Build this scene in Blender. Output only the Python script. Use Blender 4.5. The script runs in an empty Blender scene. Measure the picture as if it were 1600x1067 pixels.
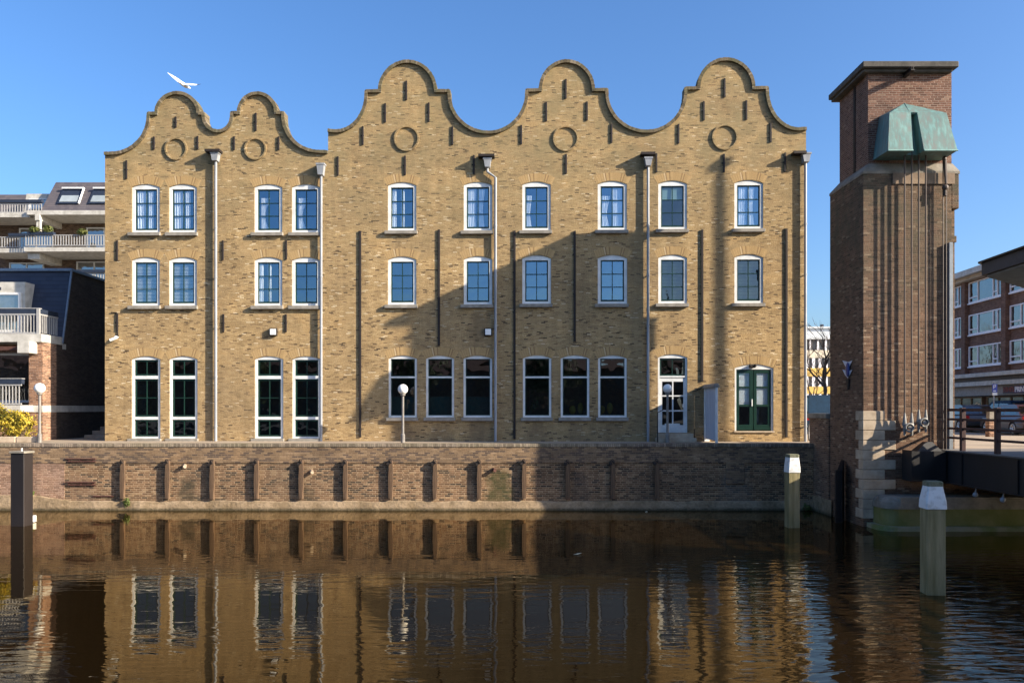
import bpy, bmesh, math, random
from mathutils import Vector, Matrix, noise
from mathutils.geometry import tessellate_polygon
R = math.radians
random.seed(7)
S = bpy.context.scene
COL = S.collection
K = 1240.0          # focal length in photo pixels
CZ = 3.71           # eye height above the water
G = 2.43            # street level above the water
AZ, EL = 68.7, 23.6 # sun: degrees right of straight behind, elevation

def P(px, py, Y):
    return Vector(((px-800)/K*Y, Y, CZ+(638-py)/K*Y))
SL = 0.025
def F(px, py):      # photo pixel -> facade plane (local x, local z)
    a = (px-800)/K
    X = 31*a/(1+SL*a); Y = 31-SL*X
    return (X*1.000312, CZ-G+(638-py)/K*Y)

# ------------------------------------------------------------------ objects
def link(o): COL.objects.link(o); return o
def tag(o, label=None, cat=None, group=None, kind=None):
    if label: o['label'] = label
    if cat: o['category'] = cat
    if group: o['group'] = group
    if kind: o['kind'] = kind
    return o
def obj(name, bm, mat, parent=None, shift=None, smooth=False, recalc=True):
    if recalc: bmesh.ops.recalc_face_normals(bm, faces=bm.faces)
    if shift is not None: bmesh.ops.translate(bm, verts=bm.verts, vec=-Vector(shift))
    me = bpy.data.meshes.new(name); bm.to_mesh(me); bm.free()
    mats = mat if isinstance(mat, (list, tuple)) else [mat]
    for m in mats: me.materials.append(m)
    if smooth:
        for p in me.polygons: p.use_smooth = True
    o = link(bpy.data.objects.new(name, me))
    if parent is not None: o.parent = parent
    return o
class Thing:
    def __init__(s, name, label, cat, loc=(0,0,0), rot=0.0, group=None, local=False):
        s.o = link(bpy.data.objects.new(name, None))
        s.o.empty_display_size = .2
        s.o.location = loc; s.o.rotation_euler = (0,0,rot)
        s.loc = None if local else Vector(loc)
        tag(s.o, label, cat, group)
    def part(s, name, bm, mat, parent=None, label=None, smooth=False, kind=None):
        o = obj(name, bm, mat, parent or s.o, s.loc, smooth)
        if label: o['label'] = label
        if kind: o['kind'] = kind
        return o
def solo(name, bm, mat, label, cat, loc, group=None, smooth=False):
    o = obj(name, bm, mat, None, loc, smooth); o.location = loc
    return tag(o, label, cat, group)
def dup(root, loc, label, rot=None):
    def rec(o, par):
        c = o.copy(); COL.objects.link(c); c.parent = par
        for ch in list(o.children): rec(ch, c)
        return c
    r = rec(root, None); r.location = loc; r['label'] = label
    if rot is not None: r.rotation_euler = (0,0,rot)
    return r
def structure(name, bm, mat):
    return tag(obj(name, bm, mat), kind='structure')

# ------------------------------------------------------------------ mesh helpers
def BM(): return bmesh.new()
def bx(bm, x0, x1, y0, y1, z0, z1, mi=0):
    v = [bm.verts.new(c) for c in ((x0,y0,z0),(x1,y0,z0),(x1,y1,z0),(x0,y1,z0),(x0,y0,z1),(x1,y0,z1),(x1,y1,z1),(x0,y1,z1))]
    for f in ((0,1,2,3),(4,5,6,7),(0,1,5,4),(1,2,6,5),(2,3,7,6),(3,0,4,7)):
        bm.faces.new([v[i] for i in f]).material_index = mi
    return v
def bbx(bm, x0, x1, y0, y1, z0, z1, b=.01, seg=1):
    t = bmesh.new(); bx(t, x0, x1, y0, y1, z0, z1)
    bmesh.ops.bevel(t, geom=t.edges[:], offset=b, segments=seg, affect='EDGES', profile=.5)
    merge(bm, t)
def merge(bm, t, M=None):
    if M is not None: bmesh.ops.transform(t, matrix=M, verts=t.verts)
    mp = {v: bm.verts.new(v.co) for v in t.verts}
    for f in t.faces:
        try: bm.faces.new([mp[v] for v in f.verts]).material_index = f.material_index
        except ValueError: pass
    t.free()
def plate(bm, outer, holes, y0, y1, mi=0):
    loops = [outer]+list(holes)
    tr = tessellate_polygon([[Vector((x,z,0)) for x,z in l] for l in loops])
    flat = [p for l in loops for p in l]
    a = [bm.verts.new((x,y0,z)) for x,z in flat]; b = [bm.verts.new((x,y1,z)) for x,z in flat]
    for t in tr:
        try:
            bm.faces.new([a[i] for i in t]).material_index = mi
            bm.faces.new([b[i] for i in reversed(t)]).material_index = mi
        except ValueError: pass
    k = 0
    for l in loops:
        n = len(l)
        for i in range(n):
            j = (i+1) % n
            bm.faces.new((a[k+i],a[k+j],b[k+j],b[k+i])).material_index = mi
        k += n
def rect(x0, x1, z0, z1): return [(x0,z0),(x1,z0),(x1,z1),(x0,z1)]
def hull(bm, pts, mi=0):
    t = bmesh.new()
    for p in pts: t.verts.new(p)
    r = bmesh.ops.convex_hull(t, input=t.verts)
    bmesh.ops.delete(t, geom=[g for g in r['geom_interior'] if isinstance(g, bmesh.types.BMVert)], context='VERTS')
    for f in t.faces: f.material_index = mi
    merge(bm, t)
def tube(bm, pts, r, seg=8, mi=0, r1=None, cap=True):
    pts = [Vector(p) for p in pts]; n = len(pts)
    rings = []; up = None
    for i, p in enumerate(pts):
        d = (pts[min(i+1,n-1)]-pts[max(i-1,0)]).normalized()
        if up is None:
            up = d.orthogonal().normalized()
            if abs(d.z) < .9: up = (Vector((0,0,1))-d*d.z).normalized()
        else: up = (up-d*up.dot(d)).normalized()
        s = d.cross(up)
        rr = r if r1 is None else r+(r1-r)*i/(n-1)
        if isinstance(r, (list,tuple)): rr = r[i]
        rings.append([bm.verts.new(p+(up*math.cos(2*math.pi*k/seg+math.pi/seg)+s*math.sin(2*math.pi*k/seg+math.pi/seg))*rr) for k in range(seg)])
    for a, b in zip(rings, rings[1:]):
        for k in range(seg):
            bm.faces.new((a[k],a[(k+1)%seg],b[(k+1)%seg],b[k])).material_index = mi
    if cap:
        bm.faces.new(rings[0]).material_index = mi; bm.faces.new(rings[-1]).material_index = mi
def lathe(bm, cx, cy, prof, seg=16, mi=0):     # prof: (r, z)
    rings = []
    for r, z in prof:
        if r < 1e-5: rings.append([bm.verts.new((cx,cy,z))]*seg)
        else: rings.append([bm.verts.new((cx+r*math.cos(2*math.pi*k/seg), cy+r*math.sin(2*math.pi*k/seg), z)) for k in range(seg)])
    for a, b in zip(rings, rings[1:]):
        for k in range(seg):
            q = [a[k],a[(k+1)%seg],b[(k+1)%seg],b[k]]; u = []
            for v in q:
                if v not in u: u.append(v)
            if len(u) > 2: bm.faces.new(u).material_index = mi
    for ring in (rings[0], rings[-1]):
        if ring[0] is not ring[1]: bm.faces.new(ring).material_index = mi
def ball(bm, c, r, u=16, v=10, sc=(1,1,1), mi=0):
    t = bmesh.new(); bmesh.ops.create_uvsphere(t, u_segments=u, v_segments=v, radius=r)
    for f in t.faces: f.material_index = mi
    merge(bm, t, Matrix.Translation(c) @ Matrix.Diagonal((*sc,1)))
def ring(bm, c, r, w, axis='Y', seg=24, sub=8, mi=0):   # torus
    vs = []
    for i in range(seg):
        a = 2*math.pi*i/seg; row = []
        for j in range(sub):
            b = 2*math.pi*j/sub; q = r+w*math.cos(b); h = w*math.sin(b)
            p = (q*math.cos(a), h, q*math.sin(a)) if axis == 'Y' else ((q*math.cos(a), q*math.sin(a), h) if axis == 'Z' else (h, q*math.cos(a), q*math.sin(a)))
            row.append(bm.verts.new(Vector(c)+Vector(p)))
        vs.append(row)
    for i in range(seg):
        for j in range(sub):
            bm.faces.new((vs[i][j],vs[(i+1)%seg][j],vs[(i+1)%seg][(j+1)%sub],vs[i][(j+1)%sub])).material_index = mi
def leaf_cloud(bm, n, centre, rad, size, seed=1, shape=None, inner=.35):
    rnd = random.Random(seed); c = Vector(centre)
    k = 0
    while k < n:
        d = Vector((rnd.gauss(0,1), rnd.gauss(0,1), rnd.gauss(0,1))).normalized()
        t = inner+(1-inner)*rnd.random()**.5
        lump = .78+.45*noise.noise(d*1.9+Vector((seed*3.1,0,0)))
        p = Vector((d.x*rad[0], d.y*rad[1], d.z*rad[2]))*t*lump
        if noise.noise((c+p)*1.3/size*.08+Vector((seed,seed,0))) < -.22: 
            k += .3; continue
        p += c
        nrm = (d+Vector((rnd.uniform(-1,1),rnd.uniform(-1,1),rnd.uniform(-1,1)))*.9).normalized()
        a = nrm.orthogonal().normalized(); a = (Matrix.Rotation(rnd.uniform(0,6.28),3,nrm) @ a); b = nrm.cross(a)
        s = size*rnd.uniform(.6,1.4)
        bm.faces.new([bm.verts.new(p+a*s), bm.verts.new(p+b*s*.45+nrm*s*.15), bm.verts.new(p-a*s), bm.verts.new(p-b*s*.45+nrm*s*.15)])
        k += 1

# ------------------------------------------------------------------ materials
class NT:
    def __init__(s, name):
        s.m = bpy.data.materials.new(name); s.m.use_nodes = True
        s.t = s.m.node_tree; s.t.nodes.clear()
        s.out = s.t.nodes.new('ShaderNodeOutputMaterial')
    def n(s, typ, ins=None, **props):
        nd = s.t.nodes.new('ShaderNode'+typ)
        for k, v in props.items(): setattr(nd, k, v)
        for k, v in (ins or {}).items(): s.set(nd.inputs[k], v)
        return nd
    def set(s, sock, v):
        if isinstance(v, bpy.types.NodeSocket): s.t.links.new(v, sock)
        elif isinstance(v, (tuple,list)) and len(v) == 3 and sock.type == 'RGBA': sock.default_value = (*v,1)
        else: sock.default_value = v
    def m_(s, op, a, b=None, c=None, clamp=False):
        nd = s.n('Math', operation=op, use_clamp=clamp); s.set(nd.inputs[0], a)
        if b is not None: s.set(nd.inputs[1], b)
        if c is not None: s.set(nd.inputs[2], c)
        return nd.outputs[0]
    def mix(s, f, a, b, blend='MIX'):
        nd = s.n('Mix', data_type='RGBA', blend_type=blend)
        s.set(nd.inputs['Factor'], f); s.set(nd.inputs['A'] if False else nd.inputs[6], a); s.set(nd.inputs[7], b)
        return nd.outputs[2]
    def ramp(s, f, stops, interp='LINEAR'):
        nd = s.n('ValToRGB', {'Fac': f}); cr = nd.color_ramp; cr.interpolation = interp
        while len(cr.elements) < len(stops): cr.elements.new(.5)
        for e, (p, c) in zip(cr.elements, stops):
            e.position = p; e.color = (*c,1) if isinstance(c,(tuple,list)) else (c,c,c,1)
        return nd.outputs[0]
    def coord(s): return s.n('TexCoord').outputs['Object']
    def mapped(s, sc):
        return s.n('Mapping', {'Vector': s.coord(), 'Scale': sc}).outputs[0]
    def noise(s, vec, scale, detail=4, rough=.55, dist=0):
        return s.n('TexNoise', {'Vector': vec, 'Scale': scale, 'Detail': detail, 'Roughness': rough, 'Distortion': dist}).outputs[0]
    def bsdf(s, color, rough=.8, metal=0, normal=None, spec=.35, **kw):
        b = s.n('BsdfPrincipled', {'Base Color': color, 'Roughness': rough, 'Metallic': metal, 'Specular IOR Level': spec})
        if normal is not None: s.set(b.inputs['Normal'], normal)
        for k, v in kw.items(): s.set(b.inputs[k], v)
        s.t.links.new(b.outputs[0], s.out.inputs[0]); return s.m
    def bump(s, h, strength=.5, dist=.01):
        return s.n('Bump', {'Height': h, 'Strength': strength, 'Distance': dist}).outputs[0]

def brick(name, tones, mortar, bw=.22, bh=.066, jm=.012, bump=.6, grime=(.05,.045,.035), gamt=.5, gscale=.5, stains=(), rough=.88, topmoss=None, streak=.3, fsc=24, famt=.65):
    n = NT(name)
    sx = n.n('SeparateXYZ', {'Vector': n.coord()}).outputs
    u = n.m_('ADD', sx[0], sx[1]); v = sx[2]
    vr = n.m_('DIVIDE', v, bh); row = n.m_('FLOOR', vr)
    rr = n.n('TexWhiteNoise', {'W': row}, noise_dimensions='1D').outputs[0]
    sh = n.m_('ADD', n.m_('MULTIPLY', n.m_('MODULO', row, 2.0), .5), n.m_('MULTIPLY', rr, .35))
    cu = n.m_('ADD', n.m_('DIVIDE', u, bw), sh); colm = n.m_('FLOOR', cu)
    fu = n.m_('SUBTRACT', cu, colm); fv = n.m_('SUBTRACT', vr, row)
    vec = n.n('CombineXYZ', {'X': colm, 'Y': row}).outputs[0]
    wn = n.n('TexWhiteNoise', {'Vector': vec}, noise_dimensions='2D')
    rnd = wn.outputs[0]
    du = n.m_('MULTIPLY', n.m_('ABSOLUTE', n.m_('SUBTRACT', fu, .5)), 1.0)
    dv = n.m_('ABSOLUTE', n.m_('SUBTRACT', fv, .5))
    mu = n.m_('GREATER_THAN', du, .5-jm/bw/2); mv = n.m_('GREATER_THAN', dv, .5-jm/bh/2)
    mort = n.m_('MAXIMUM', mu, mv)
    k = len(tones)
    col = n.ramp(rnd, [(t[0], t[1]) for t in tones], 'CONSTANT')
    fine = n.noise(n.mapped((1,1,1.6)), fsc, 3)
    col = n.mix(famt, col, n.ramp(fine, [(.28,.40),(.72,1.5)]), 'MULTIPLY')
    col = n.mix(mort, col, mortar)
    # patchy weathering, wider than tall streaks
    big = n.noise(n.mapped((.55,.55,.9)), gscale, 6, .6)
    col = n.mix(n.m_('MULTIPLY', n.ramp(big, [(.42,0.),(.75,1.)]), gamt), col, grime)
    med = n.noise(n.mapped((1,1,2.2)), 1.7, 5, .65)
    col = n.mix(.5, col, n.ramp(med, [(.3,.72),(.72,1.22)]), 'MULTIPLY')
    patch = n.noise(n.mapped((.5,.5,1.1)), .8, 2, .4, 1.5)
    col = n.mix(.8, col, n.ramp(patch, [(.36,(.84,.83,.82)),(.42,(1,1,1)),(.60,(1,1,1)),(.64,(1.12,1.09,1.04))]), 'MULTIPLY')
    strk = n.noise(n.mapped((2.6,2.6,.16)), 1.3, 5, .65)
    col = n.mix(streak, col, n.ramp(strk, [(.32,.55),(.6,1.12)]), 'MULTIPLY')
    for (x, z, w, h, c, a) in stains:
        wob = n.m_('MULTIPLY', n.m_('SUBTRACT', n.noise(n.mapped((1,1,.6)), 3.5, 4), .5), w*1.2)
        dx = n.m_('ABSOLUTE', n.m_('ADD', n.m_('SUBTRACT', sx[0], x), wob))
        dz = n.m_('SUBTRACT', z, v); tt = n.m_('DIVIDE', dz, h, clamp=True)
        ww = n.m_('MULTIPLY', w, n.m_('ADD', .3, n.m_('MULTIPLY', n.m_('POWER', tt, .5), .75)))
        mx = n.m_('SUBTRACT', 1.0, n.m_('DIVIDE', dx, ww), clamp=True)
        mz = n.m_('MULTIPLY', n.ramp(tt, [(0,0.),(.14,1.),(1,.75)]), n.ramp(n.noise(n.mapped((1,1,1)), 5, 5), [(.3,.55),(.6,1.)]))
        f = n.m_('MULTIPLY', n.m_('MULTIPLY', n.ramp(mx, [(0,0.),(.5,1.)]), mz), a)
        col = n.mix(f, col, c)
    if topmoss:
        z0, z1, c, a = topmoss
        f = n.m_('DIVIDE', n.m_('SUBTRACT', v, z0), z1-z0, clamp=True)
        f = n.m_('MULTIPLY', n.m_('MULTIPLY', f, n.ramp(n.noise(n.mapped((1,1,1)), 1.1, 6, .7), [(.35,0.),(.65,1.)])), a)
        col = n.mix(f, col, c)
    hgt = n.m_('ADD', n.m_('MULTIPLY', n.m_('SUBTRACT', 1.0, mort), .55), n.m_('MULTIPLY', wn.outputs[0], .45))
    hgt = n.m_('ADD', hgt, n.m_('MULTIPLY', fine, .5))
    return n.bsdf(col, rough, 0, n.bump(hgt, bump, .02), .25)

def plain(name, c, rough=.5, metal=0, var=.18, scale=6, stretch=(1,1,1), c2=None, bump=0, spec=.4, lo=.35, hi=.65):
    n = NT(name)
    f = n.noise(n.mapped(stretch), scale, 5, .6)
    if c2 is None:
        c2 = tuple(x*(1-var) for x in c); c1 = tuple(min(1,x*(1+var*.6)) for x in c)
    else: c1 = c
    col = n.ramp(f, [(lo, c2), (hi, c1)])
    nm = n.bump(n.noise(n.mapped(stretch), scale*6, 4), bump, .01) if bump else None
    return n.bsdf(col, rough, metal, nm, spec)

def glass(name, refl=.3, tint=(.75,.8,.8), rough=.0, wave=.0018, coat=(.95,.98,1)):
    n = NT(name)
    nm = n.bump(n.noise(n.mapped((1,1,1)), 1.3, 2), 1.0, wave*6)
    g = n.n('BsdfGlossy', {'Color': coat, 'Roughness': rough, 'Normal': nm})
    t = n.n('BsdfTransparent', {'Color': tint})
    fc = n.n('LayerWeight', {'Blend': .5, 'Normal': nm}).outputs['Facing']
    f = n.m_('ADD', n.m_('MULTIPLY', n.m_('POWER', fc, 5.0), 1-refl), refl, clamp=True)
    m = n.n('MixShader', {'Fac': f}); n.t.links.new(t.outputs[0], m.inputs[1]); n.t.links.new(g.outputs[0], m.inputs[2])
    n.t.links.new(m.outputs[0], n.out.inputs[0]); return n.m
SKY, SUN, EXPO = 0.10, 5.0, 1.2
# ------------------------------------------------------------------ palette
YB = [(0,(.09,.056,.032)),(.035,(.25,.16,.078)),(.10,(.405,.27,.125)),(.30,(.455,.305,.142)),(.50,(.415,.273,.126)),(.66,(.475,.322,.153)),(.84,(.51,.355,.175)),(.965,(.68,.53,.33))]
M = {}
def mossy(name, c1, c2, zline=.16):
    n = NT(name); sx = n.n('SeparateXYZ', {'Vector': n.n('NewGeometry').outputs['Position']}).outputs
    a = n.noise(n.mapped((1,1,1)), 1.5, 7, .68); b = n.noise(n.mapped((1,1,1)), 9, 5, .6)
    c = n.ramp(a, [(.34,c2),(.62,c1)])
    c = n.mix(.7, c, n.ramp(b, [(.3,.6),(.7,1.25)]), 'MULTIPLY')
    f = n.m_('SUBTRACT', 1.0, n.m_('DIVIDE', n.m_('ADD', n.m_('SUBTRACT', sx[2], zline), n.m_('MULTIPLY', n.m_('SUBTRACT', b, .5), -.25)), .1), clamp=True)
    c = n.mix(n.m_('MULTIPLY', f, .85), c, (.045,.038,.02))
    return n.bsdf(c, .9, 0, n.bump(n.m_('ADD', a, b), .9, .03), .25)
M['brick'] = brick('yellow_brick', YB, (.39,.29,.165), bw=.165, bh=.046, jm=.009, grime=(.19,.14,.085), gamt=.55, gscale=.45, stains=[(F(px,0)[0],F(px,py)[1],w_,h_,(.17,.12,.072),a_) for px,py,w_,h_,a_ in ((632,658,.55,.9,.6),(688,658,.6,.9,.5),(746,658,.5,.8,.55),(840,658,.6,.85,.6),(899,658,.5,.9,.6),(957,658,.6,.85,.6),(628,367,.5,1.0,.35),(746,483,.5,1.1,.4),(1051,366,.45,.9,.35),(420,370,.5,1.0,.3),(227,486,.5,1.2,.35),(339,250,.5,3.0,.3),(1010,250,.6,3.5,.35),(763,255,.6,2.6,.4))], bump=.9, topmoss=(6.5,11.5,(.25,.20,.105),.75), fsc=26, famt=.75)
QB = [(0,(.06,.04,.028)),(.15,(.145,.08,.043)),(.4,(.215,.12,.064)),(.65,(.26,.15,.08)),(.88,(.35,.225,.125))]
_q = lambda px: (px-800)/K*28.95
M['quay_brick'] = brick('quay_brick', QB, (.40,.29,.18), bw=.21, bh=.07, jm=.018, bump=1.0, grime=(.07,.055,.04), gamt=.55, gscale=.6,
    stains=[(_q(293),1.25,.55,1.6,(.055,.045,.028),.85),(_q(780),1.55,.75,1.9,(.05,.052,.018),.9),(_q(484),.9,.35,1.0,(.07,.055,.035),.6),(_q(125),1.3,.8,1.2,(.16,.10,.07),.4),(_q(1150),2.0,.7,1.8,(.16,.15,.13),.55),(_q(905),1.5,.5,1.2,(.05,.045,.04),.6)])
M['quay_band'] = brick('quay_band_brick', [(0,(.11,.075,.055)),(.3,(.20,.128,.074)),(.6,(.25,.162,.092)),(.85,(.30,.20,.118))], (.27,.19,.115), bump=.5, grime=(.09,.07,.055), gamt=.5, gscale=.7)
M['quay_left'] = brick('quay_pink_brick', [(0,(.19,.11,.074)),(.3,(.255,.15,.10)),(.6,(.285,.172,.118)),(.85,(.325,.205,.14))], (.40,.29,.205), bump=.5, grime=(.17,.11,.085), gamt=.5, gscale=.6)
M['quay_cope'] = brick('coping_brick', [(0,(.17,.13,.10)),(.4,(.25,.20,.15)),(.7,(.31,.24,.18))], (.12,.10,.08), bw=.075, bh=.5, jm=.014, bump=.6, grime=(.18,.17,.07), gamt=.5)
M['plinth'] = mossy('plinth_concrete', (.335,.245,.155), (.18,.125,.07), .03)
TB = [(0,(.10,.046,.03)),(.1,(.14,.065,.043)),(.4,(.168,.08,.052)),(.75,(.195,.096,.063)),(.95,(.26,.155,.105))]
M['tower_brick'] = brick('tower_brick', TB, (.30,.22,.17), bw=.22, bh=.068, jm=.016, bump=.9, grime=(.075,.055,.045), gamt=.4, gscale=.6)
TB2 = [(0,(.09,.048,.029)),(.08,(.145,.078,.046)),(.4,(.187,.102,.061)),(.75,(.215,.122,.073)),(.95,(.31,.21,.135))]
M['shaft_brick'] = brick('shaft_brick', TB2, (.21,.15,.105), bw=.22, bh=.068, jm=.014, bump=1.0, grime=(.10,.075,.055), gamt=.55, gscale=.55, topmoss=(6,9.2,(.07,.07,.045),.8))
M['wing_brick'] = brick('wing_wall_brick', TB2, (.24,.2,.16), bump=.5, grime=(.12,.10,.075), gamt=.6)
M['stone'] = plain('sandstone', (.50,.40,.29), .85, c2=(.33,.25,.17), scale=2.2, bump=.4)
M['stone_dark'] = plain('weathered_stone', (.27,.235,.19), .9, c2=(.15,.13,.10), scale=2.5, bump=.5)
M['pier_stone'] = plain('mossy_pier_stone', (.30,.27,.20), .85, c2=(.14,.16,.05), scale=1.6, bump=.5)
M['cope'] = plain('gable_coping', (.19,.16,.12), .9, c2=(.10,.095,.06), scale=3.2, bump=.6)
M['sill'] = plain('sill_stone', (.30,.27,.23), .8, c2=(.2,.18,.15), scale=5, bump=.2)
M['white'] = plain('white_paint', (.70,.70,.68), .4, var=.16, scale=2.4)
M['green'] = plain('dark_green_paint', (.012,.036,.03), .3, var=.2, scale=3)
M['green2'] = plain('door_green_paint', (.010,.034,.025), .32, var=.2, scale=3)
M['zinc'] = plain('zinc_pipe', (.32,.33,.35), .5, .0, c2=(.22,.23,.245), scale=5, stretch=(1,1,.2))
M['iron'] = plain('black_iron', (.014,.011,.010), .7, c2=(.026,.016,.012), scale=9, bump=.2)
M['rust'] = plain('rusty_steel', (.11,.045,.03), .85, c2=(.06,.025,.02), scale=7, bump=.4)
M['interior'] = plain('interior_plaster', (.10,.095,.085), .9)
M['roof'] = plain('roof_tile', (.10,.06,.045), .8, scale=4, bump=.3)
M['glass_up'] = glass('window_glass', .34, (.86,.9,.92), coat=(.55,.80,1))
M['glass_low'] = glass('shop_glass', .14, (.40,.52,.52))
M['curtain'] = plain('white_curtain', (.88,.88,.88), .9, var=.1, scale=2)
M['blind'] = plain('slatted_blind', (.58,.60,.60), .6, var=.08)
M['screenteal'] = plain('teal_screen', (.02,.05,.055), .8)
M['darkblind'] = plain('grey_blind', (.13,.135,.135), .6, var=.2)
M['plantgreen'] = plain('potted_leaf', (.05,.09,.03), .6, var=.5, scale=3)
M['yellowcloth'] = plain('yellow_fabric', (.30,.19,.03), .8)
M['lampglobe'] = plain('opal_glass', (.84,.83,.80), .25, var=.03)
M['lamppole'] = plain('grey_pole', (.22,.20,.18), .5, .2, var=.2)
M['wood'] = plain('weathered_timber', (.15,.09,.05), .85, c2=(.06,.036,.022), scale=2.4, stretch=(4,4,.5), bump=.6)
M['woodrim'] = plain('pale_timber', (.52,.42,.31), .85, c2=(.32,.24,.17), scale=3, stretch=(4,4,.4), bump=.5)
def voussoir():
    n = NT('arch_brick')
    r = n.n('NewGeometry').outputs['Random Per Island']
    c = n.ramp(r, [(0,(.28,.18,.085)),(.12,(.405,.27,.125)),(.5,(.45,.30,.14)),(.8,(.39,.258,.118)),(.97,(.54,.40,.23))], 'CONSTANT')
    f = n.noise(n.mapped((1,1,1)), 38, 3)
    c = n.mix(.5, c, n.ramp(f, [(.25,.5),(.75,1.4)]), 'MULTIPLY')
    return n.bsdf(c, .9, 0, n.bump(f, .5, .01), .25)
M['arch'] = voussoir()
def copebrick():
    n = NT('coping_edge_brick'); r = n.n('NewGeometry').outputs['Random Per Island']
    c = n.ramp(r, [(0,(.10,.077,.047)),(.2,(.15,.115,.072)),(.5,(.18,.14,.088)),(.8,(.13,.103,.062)),(.95,(.25,.20,.14))], 'CONSTANT')
    f = n.noise(n.mapped((1,1,1)), 2.2, 5, .65); c = n.mix(n.ramp(f, [(.45,0.),(.68,.75)]), c, (.10,.10,.05))
    return n.bsdf(c, .9, 0, None, .25)
M['copebrick'] = copebrick()

# ------------------------------------------------------------------ warehouse
def qarc(a, b, n=14):      # concave quarter: a has the vertical tangent, b the horizontal one
    return [(b[0]+(a[0]-b[0])*math.cos(t), a[1]+(b[1]-a[1])*math.sin(t)) for t in [math.pi/2*i/n for i in range(n+1)]]
def dome(x0, x1, y, top, n=26):
    cx, rx, ry = (x0+x1)/2, (x1-x0)/2, y-top
    return [(cx-rx*math.cos(math.pi*i/n), y-ry*math.sin(math.pi*i/n)) for i in range(n+1)]
rv = lambda l: list(reversed(l))
topL = ([(164,241)] + rv(qarc((233,182),(176,240.5))) + [(233,178.5)] + dome(245,311,178.5,146.5) + [(319,178.5)]
        + qarc((319,182),(341.5,206)) + rv(qarc((363,182),(342.5,206))) + [(363,177.5)] + dome(373.5,432,177.5,147) + [(443,177.5)]
        + qarc((443,182),(500,238)) + [(512.6,238.5)])
topR = ([(512.6,205)] + rv(qarc((572.5,148),(526,206))) + [(572.5,144)] + dome(593.5,681,143.5,97.5) + [(702,143.5)]
        + qarc((702,147),(762,208)) + rv(qarc((823,146),(764,208))) + [(823,142.5)] + dome(844,927,142,97) + [(948,141.5)]
        + qarc((948,146),(1009,206.5)) + rv(qarc((1071,143),(1011,206.5))) + [(1071,139.5)] + dome(1091,1177,139,94) + [(1198,138.5)]
        + qarc((1198,142),(1247,203)) + [(1259.5,202)])
outline_px = [(164,712)] + topL + topR + [(1259.5,712)]

W = Thing('brick_warehouse', 'long yellow-brown brick warehouse with five curved bell gables and white framed windows', 'building',
          (0,31,G), -math.atan(SL), local=True)
holes = []
def arch_pts(x0, x1, yt, yb, rise=5.0, n=8):      # in photo pixels
    pts = [(x0,yb),(x1,yb)]
    for i in range(n+1):
        t = i/n; x = x1+(x0-x1)*t
        pts.append((x, yt+rise*(2*t-1)**2))
    return [F(*p) for p in pts]
def prect(x0, x1, yt, yb):
    a = F(x0,yb); b = F(x1,yt); return rect(a[0],b[0],a[1],b[1])
def inset(r, d): 
    xs = [p[0] for p in r]; zs = [p[1] for p in r]
    return rect(min(xs)+d,max(xs)-d,min(zs)+d,max(zs)-d)
def grid_holes(r, nx, nz, edge, bar, low=None):
    xs = [p[0] for p in r]; zs = [p[1] for p in r]
    x0,x1,z0,z1 = min(xs)+edge,max(xs)-edge,min(zs)+(low or edge),max(zs)-edge
    w = (x1-x0-bar*(nx-1))/nx; h = (z1-z0-bar*(nz-1))/nz
    return [rect(x0+i*(w+bar), x0+i*(w+bar)+w, z0+j*(h+bar), z0+j*(h+bar)+h) for i in range(nx) for j in range(nz)]
def brick_arch(x0, x1, yt, parent, rise=5.0, hh=13):
    bm = BM(); n = int((x1-x0+8)/1.75); 
    cx = (x0+x1)/2; half = (x1-x0)/2
    rad = (half*half+rise*rise)/(2*rise); cy = yt+rad
    a0 = math.asin(min(1,(half+1)/rad))
    for i in range(n):
        t0 = -a0+2*a0*(i+.03)/n; t1 = -a0+2*a0*(i+.97)/n
        r0 = rad+.8; r1 = rad+hh+random.uniform(-.4,.6)
        f = lambda t, r: F(cx+r*math.sin(t), cy-r*math.cos(t))
        q = [f(t0,r0), f(t1,r0), f(t1,r1), f(t0,r1)]
        plate(bm, q, [], -.0015-random.uniform(0,.003), .03)
    return W.part('brick_arch', bm, M['arch'], parent)
def sill(x0, x1, yb, parent, h=5.5, ex=(4.5,2)):
    a = F(x0-ex[0], yb+h); b = F(x1+ex[1], yb)
    bm = BM(); bbx(bm, a[0], b[0], -.13, .06, a[1], b[1]-.002, .008)
    return W.part('window_sill', bm, M['sill'], parent)
def pane(rs, y, parent, mat):
    bm = BM()
    for r in rs:
        xs = [p[0] for p in r]; zs = [p[1] for p in r]
        vv = [bm.verts.new((x,y,z)) for x,z in ((min(xs),min(zs)),(max(xs),min(zs)),(max(xs),max(zs)),(min(xs),max(zs)))]
        bm.faces.new(vv)
    return W.part('window_pane', bm, mat, parent)
def curtain(parent, r, x0f, x1f, z0f, z1f, y=.135, folds=9, amp=.015, mat='curtain', flare=0.0):
    xs = [p[0] for p in r]; zs = [p[1] for p in r]
    X0, X1, Z0, Z1 = min(xs), max(xs), min(zs), max(zs)
    bm = BM(); n = 40; rows = []
    for j in range(7):
        tz = j/6; z = Z0+(Z1-Z0)*(z0f+(z1f-z0f)*tz); row = []
        for i in range(n+1):
            t = i/n
            xa = x0f; xb = x1f - flare*math.sin(math.pi*min(1,tz*1.1))*(x1f-x0f)
            x = X0+(X1-X0)*(xa+(xb-xa)*t)
            row.append(bm.verts.new((x, y+amp*math.sin(t*folds*6.283+j*.3)+.3*amp*math.sin(t*folds*15), z)))
        rows.append(row)
    for a, b in zip(rows, rows[1:]):
        for i in range(n): bm.faces.new((a[i],a[i+1],b[i+1],b[i]))
    return W.part('curtain', bm, M[mat], parent, smooth=True)
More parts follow.
